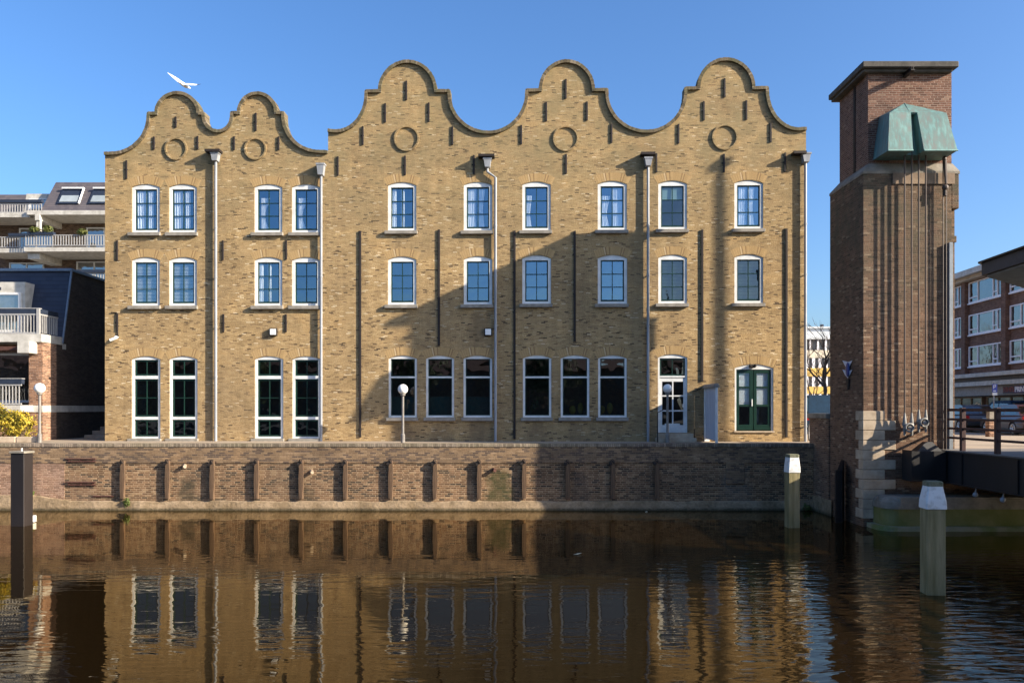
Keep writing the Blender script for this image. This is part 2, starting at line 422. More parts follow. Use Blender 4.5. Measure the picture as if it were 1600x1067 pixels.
def blinds(parent, r, z0f=0, z1f=1, y=.14, pitch=.055, mat='blind'):
    xs = [p[0] for p in r]; zs = [p[1] for p in r]
    X0, X1, Z0, Z1 = min(xs)-.03, max(xs)+.03, min(zs), max(zs)
    bm = BM(); z = Z0+(Z1-Z0)*z0f
    while z < Z0+(Z1-Z0)*z1f:
        d = .028
        v = [bm.verts.new(c) for c in ((X0,y-.012,z-d/2),(X1,y-.012,z-d/2),(X1,y+.012,z+d/2),(X0,y+.012,z+d/2))]
        bm.faces.new(v); z += pitch
    return W.part('blind', bm, M[mat], parent)

def window_upper(x0, x1, yt, yb, dress=''):
    out = arch_pts(x0, x1, yt, yb); holes.append(out)
    op = prect(x0+4.6, x1-4.6, yt+7.6, yb-4)
    bm = BM(); plate(bm, [(x*1+(.002 if x < (out[0][0]+out[1][0])/2 else -.002), z) for x, z in out], [op], .035, .13)
    w = W.part('window', bm, M['white'])
    sh = grid_holes(op, 2, 3, .05, .032, .075)
    bm = BM(); plate(bm, inset(op, .002), sh, .075, .115)
    W.part('sash', bm, M['green'], w)
    pane([inset(op, .01)], .098, w, M['glass_low' if dress in ('blindd','half') else 'glass_up'])
    sill(x0, x1, yb, w); brick_arch(x0, x1, yt, w)
    if dress == 'sheer':
        curtain(w, op, 0, .46, 0, 1, folds=4); curtain(w, op, .54, .78, 0, 1, folds=3)
    elif dress == 'sheer2':
        curtain(w, op, 0, .22, 0, 1, folds=3); curtain(w, op, .42, .58, 0, 1, folds=3)
    elif dress == 'drape':
        curtain(w, op, .12, .52, 0, .8, folds=6, flare=.55)
    elif dress == 'left': curtain(w, op, 0, .3, 0, .8, folds=5, flare=.3)
    elif dress == 'wide':
        curtain(w, op, 0, .42, 0, .78, folds=5, flare=.35); curtain(w, op, .5, .95, 0, 1, folds=6)
    elif dress == 'blind': blinds(w, op)
    elif dress == 'blindd': blinds(w, op, mat='darkblind')
    elif dress == 'half':
        curtain(w, op, -.02, 1.02, .68, 1.02, folds=1, amp=.004); 
    elif dress == 'tied':
        curtain(w, op, 0, .42, 0, 1, folds=5, flare=.1); curtain(w, op, .5, .8, 0, 1, folds=4, flare=.3)
    return w
XL = [(206,249.5),(264,307.5),(397.5,441),(456,500)]
for (x0,x1), d in zip(XL, ['sheer','sheer','drape','drape']): window_upper(x0, x1, 288, 363.8, d)
for (x0,x1), d in zip(XL, ['blind','blind','sheer2','']): window_upper(x0, x1, 402, 478, d)
XR = [(606,650.5,285,361),(724.5,769,284.5,361),(816,860.5,284,360.5),(934,979.5,283,360),(1028.5,1073.5,282.5,358.8),(1147.5,1192.5,281.5,358)]
for q, d in zip(XR, ['sheer2','tied','left','wide','half','tied']): window_upper(*q, d)
XR2 = [(606,650.5,401,476.5),(724.5,769,400.5,476),(816,861,399,475),(934,980,398.5,475),(1028.5,1073.5,398,474.5),(1147.5,1192.5,397.5,474)]
for q, d in zip(XR2, ['','','','','blindd','blindd']): window_upper(*q, d)

def window_tall(x0, x1, yt, yb):
    out = arch_pts(x0, x1, yt, yb, 5); holes.append(out)
    ops = [prect(x0+4, x1-4, yt+5.5, 587), prect(x0+4, x1-4, 592, 651), prect(x0+4, x1-4, 655.5, yb-3)]
    bm = BM(); plate(bm, [(x+(.002 if x < (out[0][0]+out[1][0])/2 else -.002), z) for x, z in out], ops, .035, .13)
    w = W.part('window', bm, M['white'])
    bm = BM()
    for o, (nx,nz) in zip(ops, [(2,1),(2,2),(2,1)]): plate(bm, inset(o,.002), grid_holes(o, nx, nz, .065, .03), .075, .115)
    W.part('sash', bm, M['green2'], w)
    pane([inset(o,.01) for o in ops], .098, w, M['glass_low'])
    sill(x0, x1, yb, w, 5.5); brick_arch(x0, x1, yt, w)
    return w
for x0, x1 in [(205.5,250.5),(264.5,308.5),(398,442.5),(456.5,501)]: window_tall(x0, x1, 556.5, 685)
def window_shop(x0, x1, yt, yb, goods=0):
    out = arch_pts(x0, x1, yt, yb, 5); holes.append(out)
    ops = [prect(x0+3.4, x1-3.4, yt+5, 588), prect(x0+3.4, x1-3.4, 590.5, yb-3)]
    bm = BM(); plate(bm, [(x+(.002 if x < (out[0][0]+out[1][0])/2 else -.002), z) for x, z in out], ops, .035, .13)
    w = W.part('window', bm, M['white'])
    bm = BM()
    for o in ops: plate(bm, inset(o,.002), grid_holes(o, 1, 1, .035, .0), .08, .115)
    W.part('sash', bm, M['green'], w)
    pane([inset(o,.01) for o in ops], .1, w, M['glass_low'])
    sill(x0, x1, yb, w, 5.5, (3,2)); brick_arch(x0, x1, yt, w)
    xs = [p[0] for p in ops[1]]; zs = [p[1] for p in ops[1]]; cx = sum(xs)/4; z0 = min(zs)
    if goods == 0:
        x0_, x1_ = min(xs), max(xs); bm = BM(); bx(bm, x0_-.02, x1_+.02, .2, .215, z0, z0+(max(zs)-z0)*.5); W.part('window_screen', bm, M['screenteal'], w)
    if goods:
        bm = BM(); rnd = random.Random(goods)
        if goods == 2: leaf_cloud(bm, 90, (cx-.05,.4,z0+.35), (.32,.12,.3), .07, 4)
        else:
            for i in range(2): ball(bm, (cx-.1+.22*i+.15*rnd.random()-(.3 if x0 > 930 else 0),.4,z0+.22+.06*i), .14+.04*rnd.random(), 10, 8, (.8,.6,1.5 if i else 1.0))
        W.part('window_display', bm, M['yellowcloth' if goods != 2 else 'plantgreen'], w)
    return w
for i, q in enumerate([(607,651.5,555.5,652),(665.5,709.5,555.5,652),(724,769,555.5,652),(817,861.5,555,652),(876,921,555,652),(934.5,979.5,555,652)]):
    window_shop(*q, goods=[0,0,0,2,1,1][i])

# white door with fanlight
x0,x1,yt,yb = 1028,1074,553.5,676
out = arch_pts(x0,x1,yt,yb,5); holes.append(out)
ops = [prect(x0+3,x1-3.2,yt+6,587), prect(x0+3,x1-3.2,590.5,yb)]
bm = BM(); plate(bm, out, [ops[0]] , .035, .13)
zc = F(0,590.5)[1]
bm.free(); bm = BM()
a = F(x0+3,yb)[0]; b = F(x1-3.2,yb)[0]; zt = F(0,yb)[1]
plate(bm, [(x,z) for x,z in out[:1]]+[(a,out[0][1]),(a,zc),(b,zc),(b,out[1][1])]+out[1:], [ops[0]], .035, .13)
d = W.part('door', bm, M['white'], label='white glazed door under a green framed fanlight')
bm = BM(); plate(bm, inset(ops[0],.002), grid_holes(ops[0],2,1,.06,.03), .075,.115); W.part('fanlight', bm, M['green2'], d)
lf = inset(ops[1], .003); hs = grid_holes(prect(x0+7,x1-5.7,596,664),2,3,.0,.05)
bm = BM(); plate(bm, lf, hs, .06,.11); bx(bm, a+.2, b-.2, .05,.0605, zt+.1, zt+.38)
bbx(bm, b-.1, b-.06, .01,.06, zt+1.0, zt+1.14, .008)
W.part('door_leaf', bm, M['white'], d)
pane([inset(ops[0],.01), inset(prect(x0+7,x1-5.7,596,664),.0)], .098, d, M['glass_low'])
brick_arch(x0,x1,yt,d)
# green double door
x0,x1,yt,yb = 1148,1208.5,569,673
out = arch_pts(x0,x1,yt,yb,6); holes.append(out)
op = prect(x0+2.8,x1-3.2,577,yb)
a,b = op[0][0], op[1][0]; zt = op[0][1]; zc = op[2][1]
bm = BM(); plate(bm, out[:1]+[(a,zt),(a,zc),(b,zc),(b,zt)]+out[1:], [], .035,.14)
d = W.part('door', bm, M['white'], label='dark green glazed double door in a white arched frame')
mid = (a+b)/2
for s, (u,v) in ((0,(a+.004,mid-.012)),(1,(mid+.012,b-.004))):
    bm = BM(); h = v-u
    z0 = zt+.13
    hs = [rect(u+.11,v-.14 if s==0 else v-.11, zt+.24, zt+.94), rect(u+.11,v-.14 if s==0 else v-.11, zt+1.02, zt+1.66), rect(u+.11,v-.14 if s==0 else v-.11, zt+1.72, zc-.14)]
    plate(bm, rect(u,v,zt+.02,zc-.004), hs, .06,.12)
    bx(bm, u+.01, v-.01, .04,.0605, zt+.03, zt+.17)
    dl = W.part('door_leaf', bm, M['green2'], d)
    pane([rect(u+.1,v-.1,zt+.23,zc-.13)], .1, dl, M['glass_up'])
    bm = BM(); bx(bm, u+.08, v-.09, .125,.128, zt+.96, zc-.1); W.part('curtain', bm, M['curtain'], dl)
    if s == 0:
        bm = BM(); bbx(bm, v-.075, v-.035, .02,.06, zt+.95, zt+1.23, .012); W.part('handle', bm, M['white'], dl)
bm = BM(); A = F(x0-1,675.5); B = F(x1+1,673); bx(bm, A[0],B[0],-.06,.1,A[1],B[1]-.002); W.part('threshold', bm, M['stone'], d)
brick_arch(x0,x1,yt,d,6)
bm = BM(); q = F(1175,572); bbx(bm, q[0]-.12,q[0]+.12,-.12,.035,q[1]-.07,q[1]+.05,.03); ball(bm,(q[0]+.1,-.1,q[1]+.02),.06,10,6); W.part('door_lamp', bm, M['iron'], d)

# walls
bm = BM(); plate(bm, [F(*p) for p in outline_px], holes, 0, .34)
W.part('front_wall', bm, M['brick'])
xl, xr = F(164,0)[0], F(1259.5,0)[0]; xm = F(512.6,0)[0]
zl, zr = F(164,241)[1], F(1259,202)[1]
bm = BM(); bx(bm, xl, xl+.34, .342, 13, -.5, zl-.1); W.part('side_wall', bm, M['brick'])
bm = BM(); bx(bm, xr-.34, xr, .342, 13, -.5, zr-.1); W.part('side_wall', bm, M['brick'])
bm = BM(); bx(bm, xl+.342, xr-.342, 12.66, 13, -.5, zl-.1); W.part('back_wall', bm, M['brick'])
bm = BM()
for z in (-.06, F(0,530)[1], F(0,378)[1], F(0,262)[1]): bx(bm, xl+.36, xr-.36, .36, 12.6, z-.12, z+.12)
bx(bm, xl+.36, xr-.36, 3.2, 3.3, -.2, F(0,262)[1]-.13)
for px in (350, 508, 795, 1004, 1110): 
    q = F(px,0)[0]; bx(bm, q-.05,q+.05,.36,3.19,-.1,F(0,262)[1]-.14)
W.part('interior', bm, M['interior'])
# roofs: one ridge behind each gable
bm = BM()
for (xa, xb, yr, ye) in ((164,342,214,250),(342,512,214,250),(514,763,182,222),(763,1010,182,222),(1010,1258,180,220)):
    A = F(xa,ye); B = F((xa+xb)/2,yr); C = F(xb,ye)
    plate(bm, [(A[0]+.02,A[1]-.3),(C[0]-.02,C[1]-.3),(C[0]-.02,C[1]),B,(A[0]+.02,A[1])], [], .345, 13.2)
W.part('roof', bm, M['roof'])
# coping along the gables
def coping(pxs):
    pts = [Vector(F(*p)) for p in pxs]
    bm = BM(); rows = []
    for i, p in enumerate(pts):
        d0 = (p-pts[i-1]).normalized() if i else None
        d1 = (pts[i+1]-p).normalized() if i < len(pts)-1 else None
        n0 = Vector((-d0.y,d0.x)) if d0 else Vector((-d1.y,d1.x)); n1 = Vector((-d1.y,d1.x)) if d1 else n0
        nn = (n0+n1); nn = nn/max(.6, nn.length_squared)*2 if nn.length > .2 else n0
        ins, outp = p-nn*.055, p+nn*.05
        rows.append([bm.verts.new((c[0],y,c[1])) for c,y in ((ins,-.09),(outp,-.09),(outp,.42),(ins,.42))])
    for a, b in zip(rows, rows[1:]):
        for k in range(4): bm.faces.new((a[k],a[(k+1)%4],b[(k+1)%4],b[k]))
    bm.faces.new(rows[0]); bm.faces.new(rows[-1])
    gc = W.part('gable_coping', bm, M['cope'])
    bm = BM(); rnd = random.Random(len(pts))
    for a, b in zip(pts, pts[1:]):
        L = (b-a).length; d = (b-a)/L; nn = Vector((-d.y,d.x)); k = max(1, round(L/.085))
        for i in range(k):
            s0 = L*(i+.06)/k; s1 = L*(i+.94)/k; o1 = .056+rnd.uniform(0,.012); i1 = .06+rnd.uniform(-.004,.008)
            p0 = a+d*s0; p1 = a+d*s1; f = -.097-rnd.uniform(0,.008)
            q = [(c.x,c.y) for c in (p0-nn*i1, p1-nn*i1, p1+nn*o1, p0+nn*o1)]
            plate(bm, q, [], f, .36)
    W.part('coping_bricks', bm, M['copebrick'], gc)
coping(topL); coping(topR)
# brick roundels, wall anchors, tie bars
for x, y, r in ((275.5,233,16.5),(399.5,233,16.3),(635.5,217,18.6),(884,217,18.6),(1132.5,215,18.6)):
    c = F(x,y); rr = r*.0249; bm = BM()
    nseg = 52
    for i in range(nseg):
        t0 = 2*math.pi*(i+.05)/nseg; t1 = 2*math.pi*(i+.95)/nseg
        plate(bm, [(c[0]+q*math.cos(t), c[1]+q*math.sin(t)) for q,t in ((rr-.03,t0),(rr+.035,t0),(rr+.035,t1),(rr-.03,t1))], [], -.06, .02)
    W.part('brick_roundel', bm, M['brick'])
def anchor(x, y0, y1, w=.075):
    A = F(x,y1); B = F(x,y0); bm = BM()
    bbx(bm, A[0]-w/2, A[0]+w/2, -.045, -.008, A[1], B[1], .008)
    zc = (A[1]+B[1])/2; bbx(bm, A[0]-w/2-.05, A[0]+w/2+.01, -.035, .04, zc-.025, zc+.025, .006)
    W.part('wall_anchor', bm, M['iron'])
for a in ((275,183,200),(400,177,205),(241,214,234),(309,213,234),(366,214,235),(435.5,214,235),(198,251,280),(183.5,376,407),(348.5,376,407),(447.5,376,406),
          (183.5,490,518),(349.5,491,519),(447,491,519),
          (635,127,157),(602,162,192),(670,161,191),(567,198,227),(707,198,227),(528,245,275),(633,244,274),(740.5,243,273),
          (884,124.5,155),(853.5,160,190),(917,159.5,189),(814.5,196,226),(955.5,194,224),(884.5,241,272),
          (1132,123,153),(1099.5,159,189),(1166,157.5,188),(1060,194.5,225),(1204,193,223),(1025.5,240,270),(1131,241,270),(1226.5,239,269)): anchor(*a)
for x, y0, y1 in ((563,361,683),(686,359,540),(804,361,686),(898,361,534),(1097,359,596),(1228.5,358,683)):
    A = F(x,y1); B = F(x,y0); bm = BM()
    bbx(bm, A[0]-.045, A[0]+.045, -.05, -.01, A[1], B[1], .008)
    z = A[1]+.3
    while z < B[1]: bx(bm, A[0]-.07, A[0]+.046, -.04, .03, z-.02, z+.02); z += 1.55
    W.part('tie_bar', bm, M['iron'])
# downpipes
def downpipe(x, yh0, yh1, yb=690, jog=None, board=None, hop=6.0):
    bm = BM(); q = F(x,yh1); r = .052; y = -.115
    if jog:
        jx, jy0, jy1 = jog; a = F(x,jy0); b = F(jx,jy1)
        tube(bm, [(q[0],y,q[1]+.02),(q[0],y,a[1]),(b[0],y,b[1]),(b[0],y,F(jx,yb)[1])], r, 10); xp = b[0]
    else:
        tube(bm, [(q[0],y,q[1]+.02),(q[0],y,F(x,yb)[1])], r, 10); xp = q[0]
    z = F(0,yb)[1]+.6
    while z < q[1]-1:
        lathe(bm, xp, y, [(r+.001,z),(r+.013,z),(r+.013,z+.05),(r+.001,z+.05)], 10); bx(bm, xp-.012, xp+.012, y+r-.01, .02, z+.005, z+.045); z += 1.95
    p = W.part('downpipe', bm, M['zinc'], smooth=False)
    A = F(x-hop,yh1); B = F(x+hop,yh0); zt, zb = B[1], A[1]
    hw = (B[0]-A[0])/2; cx = (A[0]+B[0])/2
    bm = BM(); hull(bm, [(cx+sx*hw*k, -.01 if yy else -.27, z) for z,k in ((zt,1),(zb,.62)) for sx in (-1,1) for yy in (0,1)])
    bx(bm, cx-hw-.02, cx+hw+.02, -.285, -.005, zt-.05, zt+.012)
    W.part('hopper_head', bm, M['zinc'], p)
    if board:
        a = F(board[0],board[2]+4); b = F(board[1],board[2])
        bm = BM(); bx(bm, a[0], b[0], -.34, .02, a[1], b[1]); W.part('gutter_board', bm, M['iron'], p)
downpipe(339, 241, 254, board=(325,348,237))
downpipe(503, 258.5, 276)
downpipe(762, 250, 264, jog=(774.5,270,279), board=(748,773,244.5))
downpipe(1012, 249, 262, board=(1000,1022,241.5))
downpipe(1257, 242, 256, board=(1236,1256,240), hop=6.5)

# small fittings fixed to the facade, each a thing of its own
def fac(px, py, out=0.0):
    x, z = F(px,py); return W.o.matrix_basis @ Vector((x,-out,z))
for (px,py,lab) in ((428,519,'small square wall light below the windows of the two lower gables'),(763,519,'small square wall light left of the middle downpipe, in the shadow')):
    c = fac(px,py); bm = BM()
    bbx(bm, -.15,.15,-.12,.0,-.15,.15,.015); bm2 = BM(); bbx(bm2, -.115,.115,-.135,-.121,-.115,.115,.005)
    t = Thing('wall_light', lab, 'wall light', c, -math.atan(SL), 'square wall lights on the brick facade', local=True)
    t.part('housing', bm, M['iron']); t.part('lens', bm2, M['lampglobe'])
c = fac(182,530)
t = Thing('security_camera', 'white security camera on a bent conduit at the left corner of the brick facade', 'security camera', c, -math.atan(SL), local=True)
bm = BM(); tube(bm, [(-.2,-.03,1.05),(.02,-.03,1.05),(.07,-.03,1.0),(.07,-.03,.1)], .018, 6); t.part('conduit', bm, M['iron'])
bm = BM(); tube(bm, [(.07,0,.08),(.06,-.1,.04),(-.02,-.12,.02)], .02, 6); t.part('bracket', bm, M['white'])
bm = BM(); tube(bm, [(.06,-.12,.05),(-.16,-.2,-.06)], .055, 10); ball(bm, (.03,-.1,.06), .07, 10, 8); t.part('housing', bm, M['white'])
# ------------------------------------------------------------------ quay
DQ = 28.95
QX = lambda px: (px-800)/K*DQ
QZ = lambda py: CZ+(638-py)/K*DQ
Q = Thing('quay_wall', 'long brick quay wall with a brick-on-edge top between the warehouse and the canal', 'quay wall', (0,DQ,0))
XE = 10.99
bm = BM(); bx(bm, QX(101), XE, DQ, DQ+.5, -1, 1.72); Q.part('brick_face', bm, M['quay_brick'])
bm = BM(); bx(bm, -60, QX(101)-.002, DQ-.012, DQ+.5, -1, 1.72); Q.part('brick_face', bm, M['quay_left'], label='smoother pinkish brickwork at the left end')
bm = BM(); bx(bm, -60, XE, DQ-.035, DQ+.5, 1.722, 2.30); Q.part('upper_band', bm, M['quay_band'])
bm = BM(); bbx(bm, -60, XE, DQ-.06, DQ+.52, 2.302, 2.432, .012); Q.part('coping', bm, M['quay_cope'])
# irregular concrete plinth at the waterline
bm = BM(); rows = []; rnd = random.Random(3)
x = -60.0
while x < XE:
    zt = .31 + .06*noise.noise((x*.9,3,0)) + .03*noise.noise((x*4,1,0)) + .22*max(0,min(1,(QX(110)-x)/1.2))
    pr = .10 + .035*noise.noise((x*1.3,7,0))
    rows.append([bm.verts.new(c) for c in ((x,DQ-.02,zt+.03),(x,DQ-pr*.7,zt),(x,DQ-pr-.03,.05),(x,DQ-pr-.05,-.9),(x,DQ-.02,-.9))])
    x += .25 if x > -22 else 2
rows.append([bm.verts.new(c) for c in ((XE,DQ-.02,.4),(XE,DQ-.09,.36),(XE,DQ-.13,.05),(XE,DQ-.15,-.9),(XE,DQ-.02,-.9))])
for a, b in zip(rows, rows[1:]):
    for k in range(4): bm.faces.new((a[k],b[k],b[k+1],a[k+1]))
Q.part('plinth', bm, M['plinth'])
for (px,py) in ((289,728),(487,737),(771,734)):
    bm = BM(); x,z = QX(px),QZ(py); tube(bm, [(x-.05,DQ+.1,z+.04),(x+.06,DQ-.16,z-.01)], .065, 10); tube(bm, [(x+.06,DQ-.161,z-.01),(x+.061,DQ-.163,z-.01)], .045, 10)
    Q.part('drain_spout', bm, M['rust' if px > 700 else 'stone'])
for (py) in (718.5, 755):
    bm = BM(); a,b = QX(104),QX(151); z = QZ(py)
    bbx(bm, a, b, DQ-.09, DQ-.03, z+.025, z+.07, .006); bbx(bm, a+.06, b, DQ-.07, DQ-.03, z-.07, z-.03, .006)
    for t in (.1,.5,.9): bx(bm, a+(b-a)*t-.02, a+(b-a)*t+.02, DQ-.06, DQ+.05, z-.06, z+.06)
    Q.part('rusty_bar', bm, M['rust'])
bm = BM(); bbx(bm, QX(146), QX(178), DQ-.05, DQ+.02, QZ(776), QZ(774), .006); Q.part('rusty_bar', bm, M['rust'])
bm = BM(); bbx(bm, QX(1134), QX(1163), DQ-.06, DQ+.01, QZ(756), QZ(722), .02); Q.part('patch_panel', bm, M['quay_band'])

# timber fenders bolted to the wall
FX = [193.5,263.5,333,402,471.5,540.5,611,680,749,819,887,957,1026]
flabs = ['leftmost timber fender on the quay wall, right of the two rusty bars', 'timber fender second from the left on the quay wall, left of a drain spout',
 'timber fender third from the left, first one right of the leftmost drain spout', 'timber fender fourth from the left, below the second pair of tall windows',
 'timber fender on the quay wall with a small drain spout just to its right', 'sunlit timber fender sixth from the left on the quay wall', 'sunlit timber fender on the quay wall nearest below the middle globe lamp',
 'sunlit timber fender eighth from the left on the quay wall', 'timber fender just left of the mossy stained drain spout', 'orange lit timber fender right of the mossy stain, last one before the shadow',
 'shaded timber fender, first one inside the shadow on the quay wall', 'shaded timber fender, middle one of the three in shadow', 'shaded timber fender with rusty ironwork, rightmost on the quay wall']
def fender():
    t = Thing('timber_fender', flabs[0], 'fender', (0,0,0), 0, 'timber fenders along the quay wall', local=True)
    bm = BM(); rnd = random.Random(5)
    z0, z1 = QZ(778.5), QZ(719.5)
    n = 9; rows = []
    for i in range(n):
        z = z0+(z1-z0)*i/(n-1); w = .078+.01*noise.noise((i*.7,2,1)); sh = .012*noise.noise((i*.5,9,3))
        rows.append([bm.verts.new(c) for c in ((-w+sh,-.15+.01*noise.noise((i,5,5)),z),(w+sh,-.155+.01*noise.noise((i,1,5)),z),(w+sh,-.03,z),(-w+sh,-.03,z))])
    for a, b in zip(rows, rows[1:]):
        for k in range(4): bm.faces.new((a[k],a[(k+1)%4],b[(k+1)%4],b[k]))
    bm.faces.new(rows[0]); bm.faces.new(rows[-1])
    bmesh.ops.bevel(bm, geom=[e for e in bm.edges if abs((e.verts[0].co-e.verts[1].co).normalized().z) > .9], offset=.015, segments=1, affect='EDGES')
    t.part('timber_post', bm, M['wood'])
    bm = BM(); bx(bm, -.13,-.03, -.165,-.0, z1-.16,z1-.06); tube(bm, [(-.05,-.12,z1+.01),(0,-.17,z1-.03),(.04,-.17,z1-.09)], .02, 6); ring(bm, (-.02,-.12,z1-.0), .05, .014, 'Y', 12, 6)
    t.part('iron_bracket', bm, M['iron'])
    return t.o
f0 = fender()
for i, px in enumerate(FX):
    if i == 0: f0.location = (QX(px),DQ,0)
    else: dup(f0, (QX(px),DQ,.012*math.sin(i*2.3)), flabs[i])

# plants rooted in the wall
M['weed'] = plain('green_weed', (.10,.13,.03), .7, var=.5, scale=9)
for px,py,r,lab in ((198,784,.17,'small green weed tuft growing at the foot of the leftmost timber fender'),(48,770,.15,'small green weed sprouting from the quay wall beside the dark mooring post'),(1262,792,.22,'grey green weeds in the dark corner beside the tower base')):
    c = P(px,py,DQ-.15); bm = BM(); leaf_cloud(bm, 110, (0,0,0), (r,r*.6,r*1.1), .05, seed=px)
    o = solo('weed_tuft', bm, M['weed'], lab, 'weed', (0,0,0), 'weeds in the quay wall'); o.location = c

# ------------------------------------------------------------------ mooring posts
def boxpost(name, lab, px, yw, ytop, w_px, capmat, bodymat, Y, cap_px=None, group='mooring posts in the canal'):
    c = P(px, yw, Y); zt = P(px,ytop,Y).z; w = w_px/K*Y/2
    t = Thing(name, lab, 'mooring post', (c.x,Y+w*.7,0), 0, group)
    return t, c.x, Y+w*.7, zt, w
M['postwood'] = plain('algae_timber', (.29,.235,.125), .85, c2=(.14,.12,.05), scale=2.2, stretch=(3,3,.35), bump=.5)
M['postwhite'] = plain('worn_white_paint', (.66,.66,.65), .6, c2=(.42,.41,.39), scale=7, lo=.25, hi=.5, bump=.3)
M['posttop'] = plain('lichen_top', (.20,.19,.13), .9, c2=(.10,.10,.05), scale=14, bump=.4)
M['darksteel'] = plain('dark_brown_steel', (.022,.016,.0145), .5, c2=(.017,.0125,.0115), scale=2, stretch=(1,1,.3))
def white_post(lab, px, yw, ytop, ycap, wbody, wtop, Y, rot):
    t, x, y, zt, w = boxpost('mooring_post', lab, px, yw, ytop, wbody, None, None, Y)
    t.o.rotation_euler[2] = R(rot)
    t.loc = None
    zc = P(px,ycap,Y).z; wt = w*wtop
    def sq(w, z, ch=.22): 
        return [(-w,-w+w*ch,z),(-w+w*ch,-w,z),(w-w*ch,-w,z),(w,-w+w*ch,z),(w,w-w*ch,z),(w-w*ch,w,z),(-w+w*ch,w,z),(-w,w-w*ch,z)]
    def stack(rings, caps=True):
        bm = BM(); rr = [[bm.verts.new(c) for c in r] for r in rings]
        for a, b in zip(rr, rr[1:]):
            for k in range(8): bm.faces.new((a[k],a[(k+1)%8],b[(k+1)%8],b[k]))
        bm.faces.new(rr[0]); bm.faces.new(rr[-1]); return bm
    rings = []
    for i in range(8):
        z = -1.2+(zc+1.2)*i/7; k = .93+.05*noise.noise((z,px,2))
        rings.append(sq(w*k, z, .08))
    t.part('timber_shaft', stack(rings), M['postwood'])
    t.part('white_cap', stack([sq(w*1.02,zc,.09),sq(w*1.02,zc+.05,.09),sq(w*1.0,zc+(zt-zc)*.3,.14),sq(wt*1.02,zt-.1,.2)]), M['postwhite'])
    t.part('cap_top', stack([sq(wt*1.06,zt-.1+.001,.2),sq(wt*1.06,zt-.02,.2),sq(wt*.9,zt,.2)]), M['posttop'])
white_post('large white capped timber mooring post standing in front of the bridge', 1463, 933, 752, 795, 30.5, .74, 15.8, -6)
white_post('smaller white capped timber mooring post with sunlit top, in front of the wing wall', 1240, 826, 709.5, 738, 19, .84, 24.7, 3)
c = P(28,822,25.0); zt = P(28,706,25).z
t = Thing('mooring_post', 'square dark brown steel mooring post at the left edge of the canal', 'mooring post', (c.x,25.2,0), R(0), 'mooring posts in the canal', local=True)
t.o.rotation_euler[2] = R(-8)
bm = BM(); bbx(bm, -.24,.24,-.2,.2,-1.2,zt-.05,.02); t.part('steel_shaft', bm, M['darksteel'])
bm = BM(); bbx(bm, -.27,.27,-.23,.23,zt-.048,zt+.02,.012); t.part('cap_plate', bm, M['stone_dark'])
bm = BM(); tube(bm, [(0,0,zt+.02),(0,0,zt+.11)], .025, 8); t.part('stud', bm, M['white'])
bm = BM(); tube(bm, [(0,0,.30),(0,0,.50)], .11, 10); c2 = P(42,796,25.6)
solo('white_float', bm, M['postwhite'], 'small white float by the water behind the dark mooring post', 'float', (0,0,.3)).location = (c2.x, 25.9, .02)

# ------------------------------------------------------------------ globe lamps
def lamp(px, py, r, Y, lab):
    c = P(px,py,Y); t = Thing('globe_lamp', lab, 'street lamp', (c.x,Y,G), 0, 'globe lamps along the quay')
    bm = BM(); ball(bm, c, r, 24, 16); t.part('lamp_globe', bm, M['lampglobe'], smooth=True)
    bm = BM(); lathe(bm, c.x, Y, [(.08,G),(.08,G+.3),(.05,G+.34),(.045,c.z-r-.03),(.045,c.z-r+.03)], 14); t.part('lamp_pole', bm, M['lamppole'])
    bm = BM(); lathe(bm, c.x, Y, [(.05,c.z-r-.07),(.09,c.z-r-.05),(.1,c.z-r+.035),(.05,c.z-r+.036)], 14); t.part('lamp_collar', bm, M['lamppole'])
lamp(62,606.5,.195,29.75,'globe lamp on a grey pole by the golden shrub at the left')
lamp(629.5,608,.19,29.75,'globe lamp in front of the ground floor windows, its globe brightly sunlit')
lamp(1043,607,.17,29.75,'globe lamp in the shade in front of the white door')

# ------------------------------------------------------------------ door steps, screen panel, handrail
M['screen'] = plain('grey_blue_sheet', (.58,.60,.66), .5, c2=(.50,.52,.58), scale=3, stretch=(1,4,.3))
t = Thing('door_steps', 'stone steps with thin black handrail in front of the white door', 'steps', (*fac(1051,688,.35)[:2],G))
x0 = fac(1022,0).x; x1 = fac(1080,0).x
bm = BM()
bbx(bm, x0, x1, 29.9, 30.65, G, G+.16, .01); bbx(bm, x0+.05, x1-.05, 30.2, 30.62, G+.161, G+.32, .01); t.part('treads', bm, M['stone'])
bm = BM(); tube(bm, [(x0-.02,30.0,G),(x0-.02,30.0,G+1.12),(x0+.45,30.45,G+1.32)], .02, 6); tube(bm, [(x0+.43,30.45,G+.3),(x0+.43,30.45,G+1.31)], .018, 6)
tube(bm, [(x1,30.3,G),(x1,30.3,G+.5)], .018, 6)
t.part('handrail', bm, M['iron'])
t = Thing('screen_panel', 'ribbed grey screen panel with rounded cap standing out from the facade between the two doors', 'screen panel', (7.5,30.0,G))
bm = BM(); X = 7.5; y0, y1 = 29.15, 30.72; z0, z1 = G+.1, CZ+(638-601)/40-.02
y = y0; ribs = []
while y < y1: 
    w = min(.16, y1-y)
    bx(bm, X-.012, X+.012, y, y+w*.5, z0, z1-.12); bx(bm, X+.013, X+.035, y+w*.5+.001, y+w-.001, z0, z1-.12); y += .16
t.part('ribbed_sheet', bm, M['screen'])
bm = BM(); bbx(bm, X-.05, X+.14, y1+.002, y1+.1, G, z1-.02, .01); bbx(bm, X-.04,X+.05,y0-.06,y0-.002,G,z1-.1,.01); t.part('frame_post', bm, M['white'])
bm = BM(); prof = [(X+.11*math.cos(a), z1-.13+.15*math.sin(a)) for a in [math.pi*i/10 for i in range(11)]]
